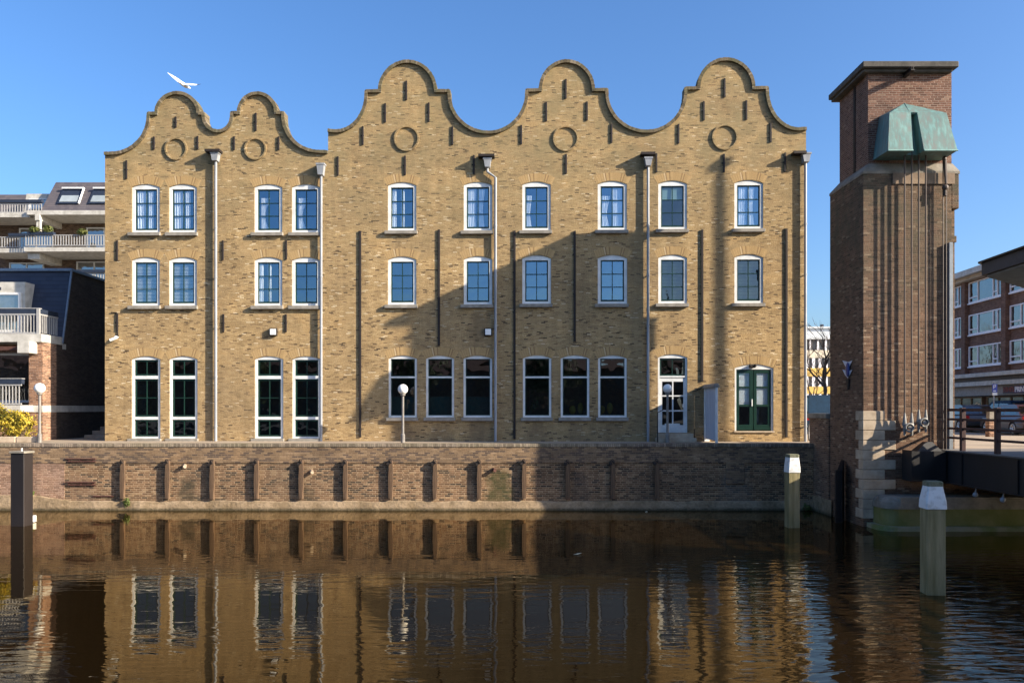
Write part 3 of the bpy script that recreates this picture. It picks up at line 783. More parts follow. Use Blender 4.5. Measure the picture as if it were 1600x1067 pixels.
plate(bm, prof, [], y0-.08, y1+.1); t.part('cap', bm, M['sill'])
bm = BM(); tube(bm, [(X-.1,30.85,z1-.1),(X-.5,30.6,z1-.25)], .02, 6); t.part('stay', bm, M['iron'])

# ------------------------------------------------------------------ tower
YT, YB_ = 24.95, 27.57
XL_, XR_ = 11.05, 13.98
TZ = lambda py: CZ+(638-py)/K*YT
T = Thing('bridge_tower', 'tall brown brick lift bridge tower with green copper hood and vertical cables', 'tower', ((XL_+XR_)/2, YT, 0))
zb = TZ(272); 
bm = BM(); bx(bm, XL_, 13.82, YT, YB_, -1, zb); T.part('lower_shaft', bm, M['shaft_brick'])
bm = BM(); bx(bm, 13.822, XR_, YT+.12, YB_-.2, -1, TZ(327)); bbx(bm, 13.822, XR_+.08, YT+.002, YB_, TZ(326), zb, .02); bbx(bm, 13.823, XR_+.03, YT+.05, YB_-.1, TZ(378), TZ(368), .01); T.part('right_buttress', bm, M['shaft_brick'])
# stone weathering between the lower and the upper shaft
ux0, ux1, uy0, uy1 = XL_+.25, 13.93, YT+.2, YB_-.2
z2 = TZ(268); M['stone_brown'] = plain('brown_sandstone', (.27,.19,.125), .85, c2=(.17,.115,.075), scale=2.5, bump=.4)
bm = BM(); bx(bm, XL_-.02, XR_+.09, YT-.02, YB_+.02, zb+.002, z2)
hull(bm, [(XL_-.02,YT-.02,z2+.001),(XR_+.09,YT-.02,z2+.001),(XR_+.09,YB_+.02,z2+.001),(XL_-.02,YB_+.02,z2+.001),(ux0-.02,uy0-.02,z2+.3),(ux1+.02,uy0-.02,z2+.3),(ux1+.02,uy1+.02,z2+.3),(ux0-.02,uy1+.02,z2+.3)])
T.part('stone_weathering', bm, M['stone_dark'])
bm = BM(); bx(bm, XL_+.9, 13.9, YT-.045, YT-.022, TZ(288), TZ(271)); T.part('stone_band', bm, M['stone_brown'])
zr0, zr1 = CZ+(638-110)/K*24.95, CZ+(638-95)/K*24.83
bm = BM(); bx(bm, ux0, ux1, uy0, uy1, z2+.2, zr0)
T.part('upper_shaft', bm, M['tower_brick'])
bm = BM(); bx(bm, ux0-.03, ux0-.002, 26.1, 26.22, z2+.3, zr0-.02); T.part('groove_shade_strip', bm, M['iron'])  # raised dark strip, its colour stands for the shade in a recess
bm = BM(); bx(bm, ux0-.03, ux0-.003, uy0-.03, uy0+.22, z2+.3, zr0-.02); T.part('corner_pier', bm, M['tower_brick'])
M['roofslab'] = plain('dark_concrete', (.10,.088,.075), .9, c2=(.055,.05,.042), scale=4, bump=.4)
bm = BM(); bbx(bm, XL_-.06, 14.0, YT-.1, YB_+.0, zr0+.06, zr1, .02); bbx(bm, XL_+.02, 13.88, YT+.04, YB_-.05, zr0-.03, zr0+.058, .01); T.part('roof_slab', bm, M['roofslab'])
bm = BM(); x = (1421-800)/K*24.8; bx(bm, x-.05, x+.06, YT-.38, uy0+.1, TZ(118), TZ(116.5)); bx(bm, x-.01, x+.02, YT-.38, uy0+.1, TZ(116.5)+.001, TZ(113)); bx(bm, x-.05, x+.06, YT-.38, uy0+.1, TZ(113)+.001, TZ(111.8)); bx(bm, x-.06, x-.051, YT-.38, YT-.28, TZ(118), TZ(112)); T.part('hoist_beam', bm, M['iron'])
# copper hood
def copper():
    n = NT('green_copper')
    st = n.noise(n.mapped((6,6,.5)), 1.6, 5, .65)
    sp = n.noise(n.mapped((1,1,1)), 3.2, 5, .6)
    c = n.ramp(st, [(.34,(.13,.145,.132)),(.5,(.11,.18,.165)),(.64,(.13,.26,.24))])
    c = n.mix(n.ramp(sp, [(.45,0.),(.7,.5)]), c, (.06,.155,.15))
    return n.bsdf(c, .65, 0, n.bump(sp, .2, .01), .4)
M['copper'] = copper()
zb_ = 11.56; zt_ = 12.83; yf = 24.18; yw = uy0-.002
H = None
bm = BM()
hull(bm, [(11.46,yf,zb_),(12.22,yf,zb_),(11.43,yw,zb_),(12.22,yw,zb_),(11.66,yf+.33,zt_),(12.33,yf+.36,zt_+.02),(11.64,yw,zt_+.12),(12.42,yw,13.36)])
H = T.part('copper_hood', bm, M['copper'])
bm = BM(); hull(bm, [(12.56,yf,zb_),(13.58,yf,zb_),(12.56,yw,zb_),(13.62,yw,zb_),(12.53,yf+.36,zt_+.02),(13.42,yf+.33,zt_),(12.46,yw,13.36),(13.46,yw,zt_+.1)]); T.part('hood_panel', bm, M['copper'], H)
bm = BM(); hull(bm, [(12.2,yf+.45,zb_+.01),(12.58,yf+.45,zb_+.01),(12.2,yw,zb_+.01),(12.58,yw,zb_+.01),(12.32,yf+.6,zt_),(12.54,yf+.6,zt_),(12.4,yw,13.34),(12.47,yw,13.34)]); T.part('hood_slot', bm, M['copper'], H)
bm = BM(); hull(bm, [(12.30,yf+.37,zt_+.03),(12.56,yf+.37,zt_+.03),(12.44,yw,13.38),(12.36,yf+.42,zt_-.02),(12.52,yf+.42,zt_-.02),(12.44,yw,13.2),(12.3,yw,13.2),(12.6,yw,13.2)]); T.part('hood_ridge', bm, M['copper'], H)
bm = BM()
for a,b in (((11.46,yf-.012,zb_),(12.22,yf-.012,zb_)),((12.56,yf-.012,zb_),(13.58,yf-.012,zb_))): tube(bm, [a,b], .025, 6)
M['copperedge'] = plain('pale_verdigris', (.26,.42,.37), .7, c2=(.17,.29,.26), scale=6); T.part('hood_rim', bm, M['copperedge'], H)
# cables with cast sockets, guide pipes
yc = YT-.3
cabs = [1413.5,1424.5,1435.5,1446.5]
M['socket'] = plain('galvanised_socket', (.27,.255,.235), .5, c2=(.16,.15,.135), scale=9)
M['cable'] = plain('cable_steel', (.08,.055,.042), .6, .0)
for i, px in enumerate(cabs):
    a = P(px, 655-(5 if i > 1 else 0), yc); bm = BM(); tube(bm, [(a.x,yc,a.z+.2),(a.x,yc,zb_+.3)], .024, 8)
    cb = T.part('lift_cable', bm, M['cable'])
    bm = BM(); lathe(bm, a.x, yc, [(.026,a.z+.2),(.035,a.z+.12),(.065,a.z-.12),(.078,a.z-.18),(.05,a.z-.22),(.035,a.z-.5)], 12); T.part('cable_socket', bm, M['socket'], cb)
bm = BM()
for px, py in ((1421,668),(1444,660)):
    a = P(px,py,yc-.1); t_ = BM(); ring(t_, (0,0,0), .12, .035, 'Y', 18, 8); merge(bm, t_, Matrix.Translation(a)); tube(bm, [(a.x,a.y-.04,a.z),(a.x,a.y+.04,a.z)], .06, 10)
T.part('cable_sheave', bm, M['socket'])
bm = BM()
for px in (1473.5,1478.5): 
    a = P(px,690,YT-.14); tube(bm, [(a.x,a.y,2.42),(a.x,a.y,TZ(244))], .016, 6)
a = P(1477,300,YT-.2); tube(bm, [(a.x-.02,a.y,TZ(245)),(a.x+.02,a.y,TZ(290))], .045, 8); ball(bm, (a.x,a.y,TZ(296)), .1, 10, 8); tube(bm, [(a.x,a.y,TZ(297)),(a.x,a.y,TZ(309))], .05, 8); ball(bm, (a.x-.03,a.y,TZ(252)), .07, 8, 6)
T.part('turnbuckle_rod', bm, M['cable'])
M['bluepipe'] = plain('blue_grey_pipe', (.20,.22,.24), .5)
bm = BM(); a = P(1484.5,500,YT-.06); bx(bm, a.x-.055, a.x+.055, YT-.13, YT-.002, 2.43, TZ(380)); T.part('cable_duct', bm, M['bluepipe'])
# quoins
z = TZ(642); i = 0
while z > .3:
    h = 15.3/K*YT; L = .66 if i % 2 == 0 else 1.0; Ls = .30 if i % 2 else .52
    bm = BM(); bbx(bm, XL_-.03, XL_+L, YT-.03, YT+Ls, z-h+.012, z, .012); T.part('quoin', bm, M['stone'] if z > .55 else M['pier_stone']); z -= h; i += 1
# little blue and white bird ornament on the side of the tower
c = Vector((XL_, 11.05*K/(1327-800), 0)); c.z = CZ+(638-580)/K*c.y
t = Thing('wall_ornament', 'small blue and white winged ornament fixed on the shaded side of the tower', 'ornament', c, 0, local=True)
M['orn_white'] = plain('pale_blue_enamel', (.42,.52,.68), .3); M['orn_blue'] = plain('deep_blue_enamel', (.03,.05,.20), .3)
bm = BM()
for s,zz,l in ((1,.18,.42),(1,-.12,.42)):
    hull(bm, [(-.02,0,zz-.1),(-.05,0,zz-.1),(-.02,0,zz+.12),(-.05,-.02,zz+.12),(-.04,l,zz+.2),(-.05,l,zz+.19),(-.03,l*.6,zz)])
    hull(bm, [(-.02,0,zz-.1),(-.05,0,zz-.1),(-.02,0,zz+.12),(-.05,-.02,zz+.12),(-.04,-.34,zz+.16),(-.05,-.34,zz+.15)])
t.part('wings', bm, M['orn_white'])
bm = BM(); ball(bm, (-.06,-.02,.05), .12, 12, 8, (.5,1,2.0)); t.part('body', bm, M['orn_blue'])
bm = BM(); hull(bm, [(-.02,-.1,-.25),(-.07,-.1,-.25),(-.02,.1,-.25),(-.07,.1,-.25),(-.02,-.06,-.6),(-.06,0,-.6),(-.02,.1,-.6)]); t.part('tail', bm, M['iron'])

# wing wall between the quay and the tower
t = Thing('wing_wall', 'brick wing wall with stone cap joining the quay wall to the tower foot', 'wall', (XL_+.2, 28.3, 0))
bm = BM(); bx(bm, XL_-.05, XL_+.4, YB_+.003, 29.35, -1, CZ-.36); t.part('wall_body', bm, M['wing_brick'])
bm = BM(); bbx(bm, XL_-.12, XL_+.47, YB_+.06, 29.42, CZ-.358, CZ-.18, .015); t.part('stone_cap', bm, M['stone_dark'])
bm = BM(); bx(bm, XL_-.09, XL_-.052, YB_-.3, 29.0, -1, .55); t.part('concrete_foot', bm, M['plinth'])
# black steel rudder board against the tower side
t = Thing('steel_board', 'tall black steel board with sloping top against the foot of the tower', 'steel board', (10.75,26.2,0))
M['blacksteel'] = plain('black_steel', (.012,.011,.011), .45)
bm = BM(); hull(bm, [(10.55,25.75,-.9),(10.72,25.75,-.9),(10.9,26.3,-.9),(11.02,26.3,-.9),(10.55,25.75,1.70),(10.72,25.75,1.70),(10.9,26.3,2.0),(11.02,26.3,2.0)]); t.part('board', bm, M['blacksteel'])
bm = BM(); bx(bm, 10.5,10.549,25.72,25.82,-.9,1.72); t.part('edge_strip', bm, M['darksteel'])

# ------------------------------------------------------------------ bridge pier and bridge
t = Thing('bridge_pier', 'rounded mossy stone pier under the bridge at the foot of the tower', 'bridge pier', (16,24.6,0))
def rounded(xl, yf_, z0, z1, bev=0):
    pts = [(26,25.15),(26,yf_)]
    r = .45
    for i in range(9):
        a = -math.pi/2-math.pi/2*i/8; pts.append((xl+r+r*math.cos(a), yf_+r+r*math.sin(a)))
    pts.append((xl,25.15))
    bm = BM(); lo = [bm.verts.new((x,y,z0)) for x,y in pts]; hi = [bm.verts.new((x,y,z1)) for x,y in pts]
    n = len(pts)
    for i in range(n): bm.faces.new((lo[i],lo[(i+1)%n],hi[(i+1)%n],hi[i]))
    bm.faces.new(lo); bm.faces.new(hi)
    if bev: bmesh.ops.bevel(bm, geom=[e for e in bm.edges if e.verts[0].co.z > z1-.001 and e.verts[1].co.z > z1-.001], offset=bev, segments=4, affect='EDGES', profile=.5)
    return bm
t.part('pier_foot', rounded(11.15,23.9,-1.2,.14,.03), M['pier_stone'])
M['moss_stone'] = plain('mossy_drum', (.20,.18,.07), .9, c2=(.11,.125,.025), scale=1.3, bump=.5)
t.part('pier_drum', rounded(11.35,24.05,.141,.66,.02), M['moss_stone'])
t.part('pier_cap', rounded(11.31,24.0,.661,1.02,.26), M['stone_dark'])
t = Thing('bridge_abutment', 'dark brick abutment under the bridge deck', 'abutment', (18,26,0))
bm = BM(); bx(bm, 13.985, 60, 25.3, 25.8, -1.2, 2.2); t.part('abutment_wall', bm, M['shaft_brick'])

Bd = Thing('lift_bridge', 'black steel lift bridge crossing the canal beside the tower with brown railings', 'bridge', (17.5,24.9,0))
M['girder'] = plain('black_painted_steel', (.022,.020,.021), .5, c2=(.015,.014,.014), scale=1.5, stretch=(1,1,.4))
M['rail'] = plain('red_brown_paint', (.075,.035,.03), .5, c2=(.045,.022,.02), scale=5)
GX0, GX1 = 13.35, 21.6
bm = BM()
plate(bm, [(24.88,1.42),(3.2,1.42),(3.2,2.40),(24.88,2.40)], [], 0, .14)
bmesh.ops.transform(bm, matrix=Matrix(((0,1,0,GX0),(1,0,0,0),(0,0,1,0),(0,0,0,1))), verts=bm.verts)
bx(bm, GX0-.05, GX0-.001, 3.2, 24.9, 2.36, 2.40); bx(bm, GX0-.06, GX0-.001, 3.2, 24.9, 1.42, 1.46)
y = 23.5
while y > 4: bx(bm, GX0-.05, GX0-.001, y-.02, y+.02, 1.461, 2.359); y -= 2.6
Bd.part('side_girder', bm, M['girder'])
bm = BM(); bx(bm, GX1, GX1+.14, 3.2, 24.88, 1.42, 2.40); Bd.part('side_girder', bm, M['girder'])
bm = BM(); bx(bm, 12.27, GX0-.052, 24.3, 24.84, 1.5, 2.40); bx(bm, 12.22,12.269,24.26,24.86,1.48,2.42); bx(bm, 12.27,GX0-.052,24.26,24.299,1.48,1.52); bx(bm, GX0+.142, GX1-.002, 24.5, 24.86, 1.5, 2.2); Bd.part('end_beam', bm, M['girder'])
bm = BM(); hull(bm, [(12.45,24.35,2.401),(13.2,24.35,2.401),(12.45,24.75,2.401),(13.2,24.75,2.401),(12.75,24.45,2.68),(12.95,24.45,2.68),(12.75,24.65,2.68),(12.95,24.65,2.68)]); Bd.part('lifting_lug', bm, M['girder'])
M['deck'] = plain('bridge_deck', (.17,.15,.13), .9, scale=3, bump=.3)
bm = BM(); bx(bm, GX0+.003, GX1+.137, 3.0, 25.29, 2.402, 2.43); bx(bm, GX0+.142, GX1-.002, 3.2, 24.49, 2.2, 2.40); Bd.part('deck', bm, M['deck'])
for X in (13.6, 21.5):
    bm = BM(); y = 25.5
    rl = Bd.part('railing', (lambda b: ([bbx(b, X-.035, X+.035, 3.2, 24.75, z-h, z, .008) for z,h in ((3.71,.09),(3.41,.07),(3.13,.07),(2.84,.07))], b)[1])(bm), M['rail'])
    y = 23.95
    while y > 3.5:
        bm = BM(); bbx(bm, X-.065, X+.065, y-.065, y+.065, 2.431, 3.73, .01); Bd.part('railing_post', bm, M['rail'], rl); y -= 1.72
# stone rollers / small lamps below the girder
for px,py in ((1524,769),(1567,773)):
    a = P(px,py,22.6); bm = BM(); ball(bm, (0,0,0), .075, 10, 8); tube(bm, [(0,0,.05),(.1,.1,.3)], .02, 6)
    o = solo('navigation_light', bm, M['zinc'], 'small round light hanging under the bridge girder, %s of two' % ('left' if px < 1540 else 'right'), 'light', (0,0,0), 'small lights under the bridge'); o.location = (GX0+.05, 13.4*K/(px-800), 1.22)
# bridge keeper cabin, only the roof corner reaches into the picture
M['eave'] = plain('dark_fascia', (.07,.055,.05), .6); M['soffit'] = plain('grey_soffit', (.30,.28,.26), .8)
t = Thing('bridge_cabin', 'octagonal bridge keeper cabin whose dark flat roof eave reaches in from the right edge', 'cabin', (13.75,15.5,0))
def octo(r, rot, z0, z1, cx=13.75, cy=15.5):
    bm = BM(); pts = [(cx+r*math.cos(R(22.5+45*k+rot)), cy+r*math.sin(R(22.5+45*k+rot))) for k in range(8)]
    lo = [bm.verts.new((x,y,z0)) for x,y in pts]; hi = [bm.verts.new((x,y,z1)) for x,y in pts]
    for i in range(8): bm.faces.new((lo[i],lo[(i+1)%8],hi[(i+1)%8],hi[i]))
    bm.faces.new(lo); bm.faces.new(hi); return bm
t.part('roof', octo(3.95,-4,6.60,6.86), M['eave']); t.part('roof_edge', octo(4.02,-4,6.861,6.90), M['blacksteel'])
t.part('soffit', octo(3.85,-4,6.56,6.599), M['soffit'])
t.part('cabin_wall', octo(2.3,-4,2.9,4.2), M['tower_brick']); t.part('glazing', octo(2.25,-4,4.201,6.558), M['glass_up']); t.part('cabin_pier', octo(2.0,-4,-1.2,2.898), M['shaft_brick'])

# ------------------------------------------------------------------ ground, water, near bank
M['paving'] = brick('street_clinker', [(0,(.30,.22,.15)),(.4,(.36,.27,.19)),(.75,(.42,.32,.23))], (.28,.23,.17), bw=.21, bh=.07, bump=.2, gamt=.2)
def paving():
    n = NT('brick_paving')
    v = n.noise(n.mapped((1,1,1)), .5, 6, .6); f = n.noise(n.mapped((1,1,1)), 14, 3)
    c = n.ramp(v, [(.3,(.30,.235,.17)),(.7,(.42,.335,.245))])
    c = n.mix(.5, c, n.ramp(f, [(.3,.75),(.7,1.2)]), 'MULTIPLY')
    return n.bsdf(c, .9, 0, n.bump(f, .3, .01), .2)
M['paving'] = paving()
bm = BM()
pts = [(-700,DQ+.5),(XL_,DQ+.5),(XL_+.42,DQ+.5),(XL_+.42,YB_+.002),(13.985,YB_+.002),(13.985,25.3),(700,25.3),(700,1800),(-700,1800)]
tr = tessellate_polygon([[Vector((x,y,0)) for x,y in pts]]); vs = [bm.verts.new((x,y,G-.004)) for x,y in pts]
for a in tr: bm.faces.new([vs[i] for i in a])
structure('ground', bm, M['paving'])
def water():
    n = NT('canal_water')
    co = n.coord(); sx = n.n('SeparateXYZ', {'Vector': co}).outputs
    swell = n.noise(n.n('Mapping', {'Vector': co, 'Scale': (.55,1.5,1), 'Rotation': (0,0,R(8))}).outputs[0], 1.0, 3, .5, .4)
    rip = n.noise(n.n('Mapping', {'Vector': co, 'Scale': (1.5,5.0,1), 'Rotation': (0,0,R(-14))}).outputs[0], 1.0, 2, .45, .6)
    fine = n.noise(n.n('Mapping', {'Vector': co, 'Scale': (4,9,1), 'Rotation': (0,0,R(5))}).outputs[0], 1.2, 2, .5)
    # breeze: stronger near the right, in patches elsewhere
    patch = n.ramp(n.noise(n.n('Mapping', {'Vector': co, 'Scale': (.16,.3,1)}).outputs[0], 1.0, 3), [(.42,0.),(.68,1.)])
    right = n.m_('DIVIDE', n.m_('SUBTRACT', sx[0], 2.0), 4.0, clamp=True)
    near = n.m_('DIVIDE', n.m_('SUBTRACT', 22.5, sx[1]), 6.0, clamp=True)
    mask = n.m_('MULTIPLY', n.m_('ADD', n.m_('MULTIPLY', patch, .34), n.m_('MULTIPLY', right, .8), clamp=True), near)
    h = n.m_('MULTIPLY', swell, .006)
    h = n.m_('ADD', h, n.m_('MULTIPLY', n.m_('MULTIPLY', rip, n.m_('ADD', n.m_('MULTIPLY', mask, 1.5), .06)), .018))
    h = n.m_('ADD', h, n.m_('MULTIPLY', n.m_('MULTIPLY', fine, mask), .002))
    nm = n.bump(h, 1.0, 1.0)
    gl = n.n('BsdfGlossy', {'Color': (1,.89,.70), 'Roughness': .012, 'Normal': nm}); df = n.n('BsdfDiffuse', {'Color': (.010,.0055,.0016)})
    mx = n.n('MixShader', {'Fac': n.n('Fresnel', {'IOR': 1.48, 'Normal': nm}).outputs[0]})
    n.t.links.new(df.outputs[0], mx.inputs[1]); n.t.links.new(gl.outputs[0], mx.inputs[2]); n.t.links.new(mx.outputs[0], n.out.inputs[0]); return n.m
M['water'] = water()
M['driftleaf'] = plain('pale_leaf', (.45,.38,.25), .6)
for px,py,rz,lab in ((903,866,20,'pale leaf floating on the shaded water in the middle of the canal'),(1010,800,70,'pale leaf floating close to the shaded quay wall')):
    yy = CZ*K/(py-638) if py > 810 else 28.4; bm = BM(); hull(bm, [(-.14,0,.004),(.12,0,.03),(0,.05,.02),(-.02,-.05,.012),(.02,0,.035),(0,0,.0)])
    o = solo('floating_leaf', bm, M['driftleaf'], lab, 'leaf', (0,0,0), 'leaves floating on the canal'); o.location = ((px-800)/K*yy, yy, .003); o.rotation_euler = (0,0,R(rz))
bm = BM(); vs = [bm.verts.new(c) for c in ((-300,2.6,0),(300,2.6,0),(300,29.2,0),(-300,29.2,0))]; bm.faces.new(vs); structure('canal_water', bm, M['water'])
bm = BM(); vs = [bm.verts.new(c) for c in ((-300,2.6,-1.3),(300,2.6,-1.3),(300,29.2,-1.3),(-300,29.2,-1.3))]; bm.faces.new(vs); structure('canal_bed', bm, M['plinth'])
bm = BM(); bx(bm, -300,300,-300,2.7,-1.3,2.1); M['asphalt'] = plain('asphalt', (.055,.053,.05), .9, scale=2, bump=.3); structure('near_bank', bm, M['asphalt'])
# ------------------------------------------------------------------ neighbours on the left
M['redbrick'] = brick('red_brick', [(0,(.17,.085,.05)),(.3,(.26,.135,.08)),(.6,(.32,.17,.10)),(.85,(.40,.22,.13))], (.36,.28,.22), bump=.4, gamt=.2)
M['darkbrick'] = brick('dark_brick', [(0,(.10,.065,.045)),(.3,(.15,.10,.07)),(.6,(.19,.125,.09)),(.85,(.23,.155,.11))], (.17,.13,.1), bump=.4, gamt=.3)
M['shaded_sidebrick'] = brick('shaded_side_brick', [(0,(.05,.036,.028)),(.3,(.065,.047,.036)),(.7,(.075,.054,.042))], (.07,.055,.045), bump=.3, gamt=.2)  # brick darkened: the alley shade on the side wall is in its colour
def slate(name, c1, c2):
    n = NT(name); sx = n.n('SeparateXYZ', {'Vector': n.coord()}).outputs
    r = n.m_('FLOOR', n.m_('MULTIPLY', sx[2], 5.5)); c = n.m_('FLOOR', n.m_('ADD', n.m_('MULTIPLY', sx[0], 3.2), n.m_('MULTIPLY', r, .5)))
    w = n.n('TexWhiteNoise', {'Vector': n.n('CombineXYZ', {'X': c, 'Y': r}).outputs[0]}, noise_dimensions='2D').outputs[0]
    fr = n.m_('FRACT', n.m_('MULTIPLY', sx[2], 5.5))
    col = n.mix(w, c1, c2); col = n.mix(n.m_('MULTIPLY', n.m_('LESS_THAN', fr, .12), .6), col, (.01,.01,.012))
    return n.bsdf(col, .6, 0, n.bump(n.m_('ADD', fr, w), .4, .01), .4)
M['slate'] = slate('slate_tiles', (.085,.075,.085), (.115,.10,.105)); M['slate_blue'] = slate('blue_slate', (.025,.032,.055), (.035,.042,.068))
M['offwhite'] = plain('off_white_concrete', (.55,.52,.47), .7, c2=(.38,.355,.31), scale=3)
M['grey_rail'] = plain('grey_railing_paint', (.34,.33,.32), .5, var=.08)
M['skylight'] = plain('sky_reflection_pane', (.30,.34,.36), .2, var=.2, scale=.8)  # opaque roof window pane, grey blue stands for the reflected sky
M['navy'] = plain('navy_panel', (.022,.03,.05), .5); M['bluecap'] = plain('blue_grey_flashing', (.16,.21,.28), .4)
M['winframe'] = plain('grey_white_frame', (.62,.62,.62), .5, var=.06); M['darkglass'] = glass('dark_glass', .18, (.35,.38,.40)); M['bluewin'] = glass('reflecting_glass', .34, (.5,.55,.6))
def win(t, x0, x1, z0, z1, y, n=2, fr='winframe', gl='bluewin', e=.09, parent=None, d=.08):
    w = (x1-x0-e*(n+1))/n
    bm = BM(); hs = [rect(x0+e+i*(w+e), x0+e+i*(w+e)+w, z0+e, z1-e) for i in range(n)]
    plate(bm, rect(x0,x1,z0,z1), hs, y-d, y+.02); p = t.part('window', bm, M[fr], parent)
    bm = BM(); vv = [bm.verts.new(c) for c in ((x0+e*.5,y-.02,z0+e*.5),(x1-e*.5,y-.02,z0+e*.5),(x1-e*.5,y-.02,z1-e*.5),(x0+e*.5,y-.02,z1-e*.5))]; bm.faces.new(vv); t.part('window_pane', bm, M[gl], p)
    return p
def railing_bm(x0, x1, y, z0, z1, pitch=.13, b=.028):
    bm = BM(); x = x0
    while x < x1: bx(bm, x, x+b, y-.015, y+.015, z0+.06, z1-.06); x += pitch
    bx(bm, x0, x1, y-.025, y+.025, z1-.058, z1); bx(bm, x0, x1, y-.025, y+.025, z0, z0+.058); return bm
Hs = Thing('row_house', 'brick corner house with dark blue mansard roof, balconies and a shaded windowless side wall', 'house', (-22,31.93,G))
XS = -18.9
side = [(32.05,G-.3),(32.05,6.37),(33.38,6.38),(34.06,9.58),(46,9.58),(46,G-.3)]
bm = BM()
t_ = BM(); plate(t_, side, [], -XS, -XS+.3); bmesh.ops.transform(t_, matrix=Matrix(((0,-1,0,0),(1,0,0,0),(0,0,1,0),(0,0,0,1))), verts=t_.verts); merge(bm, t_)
Hs.part('side_wall', bm, M['shaded_sidebrick'])
bm = BM(); bx(bm, XS-.54, XS-.001, 31.93, 32.049, 3.84, 6.36); bx(bm, XS-.54, XS-.302, 32.05, 33.2, 3.84, 6.36); bx(bm, -45, XS-.001, 31.93, 32.048, G-.3, 3.55)
bx(bm, -45, XS-.56, 33.0, 33.2, 3.84, 6.36); Hs.part('front_wall', bm, M['redbrick'])
bm = BM(); bx(bm, XS-.001+.002, XS+.012, 31.94, 32.9, G-.2, 6.36); Hs.part('corner_pier', bm, M['redbrick'])  # redder brick marks the sunlit front end of the side wall
bm = BM(); bx(bm, XS-.54, XS+.03, 31.9, 32.0, 3.56, 3.83); bx(bm, XS+.0005, XS+.03, 32.001, 45, 3.56, 3.83); Hs.part('floor_band', bm, M['offwhite'])
bm = BM(); bbx(bm, -45, XS+.02, 31.85, 33.35, 6.37, 6.70, .01); bx(bm, XS+.002, XS+.02, 33.351, 33.6, 6.2, 6.42); bp = Hs.part('upper_balcony', bm, M['offwhite'])
bm = BM(); bbx(bm, -19.58, -19.1, 31.4, 33, 5.9, 6.365, .01); Hs.part('cantilever_beam', bm, M['offwhite'])
Hs.part('balcony_railing', railing_bm(-45, -19.06, 31.95, 6.72, 7.52), M['grey_rail'], bp)
bm = BM(); bx(bm, -45, -19.03, 31.93, 32.12, 7.53, 7.72); bx(bm, -19.2, -19.03, 32.121, 33.3, 7.53, 7.72); Hs.part('planter_band', bm, M['navy'], bp)
bm = BM(); y = 32.05
while y < 33.3: bx(bm, -19.075,-19.045,y,y+.028,6.76,7.5); y += .13
bx(bm, -19.085,-19.035,31.98,33.3,7.47,7.525); bx(bm, -45,-19.03,31.92,32.13,7.721,7.75); bx(bm, -19.12,-19.0,31.9,31.97,6.7,7.74); Hs.part('balcony_railing', bm, M['grey_rail'], bp)
bm = BM()
plate(bm, [(33.38,6.70),(34.06,9.58),(36,9.58),(36,6.70)], [], -XS+.003, 45); bmesh.ops.transform(bm, matrix=Matrix(((0,-1,0,0),(1,0,0,0),(0,0,1,0),(0,0,0,1))), verts=bm.verts)
rf = Hs.part('mansard_roof', bm, M['slate_blue'])
bm = BM(); bbx(bm, -45, XS+.06, 33.95, 34.2, 9.582, 9.70, .01); bx(bm, XS-.02, XS+.06, 34.201, 46, 9.582, 9.68)
tube(bm, [(XS+.02,33.33,6.45),(XS+.02,34.02,9.6)], .045, 6); Hs.part('roof_flashing', bm, M['bluecap'], rf)
bm = BM(); bx(bm, -23.6, -20.4, 33.25, 34.4, 6.71, 9.0); dm = Hs.part('dormer', bm, M['offwhite'], rf)
bm = BM(); bx(bm, -45, -19.6, 36.0, 45.8, 9.3, 9.579); Hs.part('flat_roof', bm, M['roofslab'])
win(Hs, -23.5, -20.55, 6.9, 8.55, 33.25, 3)
bm = BM(); bx(bm, -22.2, -21.4, 33.2, 33.249, 8.66, 8.78); Hs.part('vent_grille', bm, M['navy'])
win(Hs, -26.5, -19.72, 3.95, 6.0, 33.0, 3, gl='darkglass', e=.1)
bm = BM(); bx(bm, -26.5, -19.6, 31.9, 32.2, 6.05, 6.2); Hs.part('awning_box', bm, M['rust'])
bm = BM(); bbx(bm, -45, -19.25, 31.1, 31.925, 3.57, 3.835, .01); lb = Hs.part('lower_balcony', bm, M['offwhite'])
Hs.part('balcony_railing', railing_bm(-45, -19.28, 31.2, 3.86, 4.66), M['grey_rail'], lb)
bm = BM(); bx(bm, -45, -19.26, 31.16, 31.36, 4.67, 4.87); Hs.part('planter_band', bm, M['navy'], lb)
bm = BM(); bx(bm, -45, -19.25, 31.15, 31.37, 4.871, 4.9); bx(bm, -20.35,-20.2,31.15,31.2,3.85,4.66); Hs.part('balcony_railing', bm, M['grey_rail'], lb)

t = Thing('alley_stairs', 'blue grey concrete stairs rising in the dark alley left of the warehouse', 'stairs', (-17.4,33.5,G))
bm = BM()
for i in range(7): bx(bm, -17.9+.18*i, -16.35, 33.2+.3*i, 33.5+.3*i-.002, G+.002, G+.17*(i+1))
t.part('steps', bm, M['stone_dark'])
bm = BM(); tube(bm, [(-16.5,32.6,G),(-16.5,32.6,G+1.2),(-16.5,35.3,G+2.2)], .025, 6); t.part('handrail', bm, M['grey_rail'])

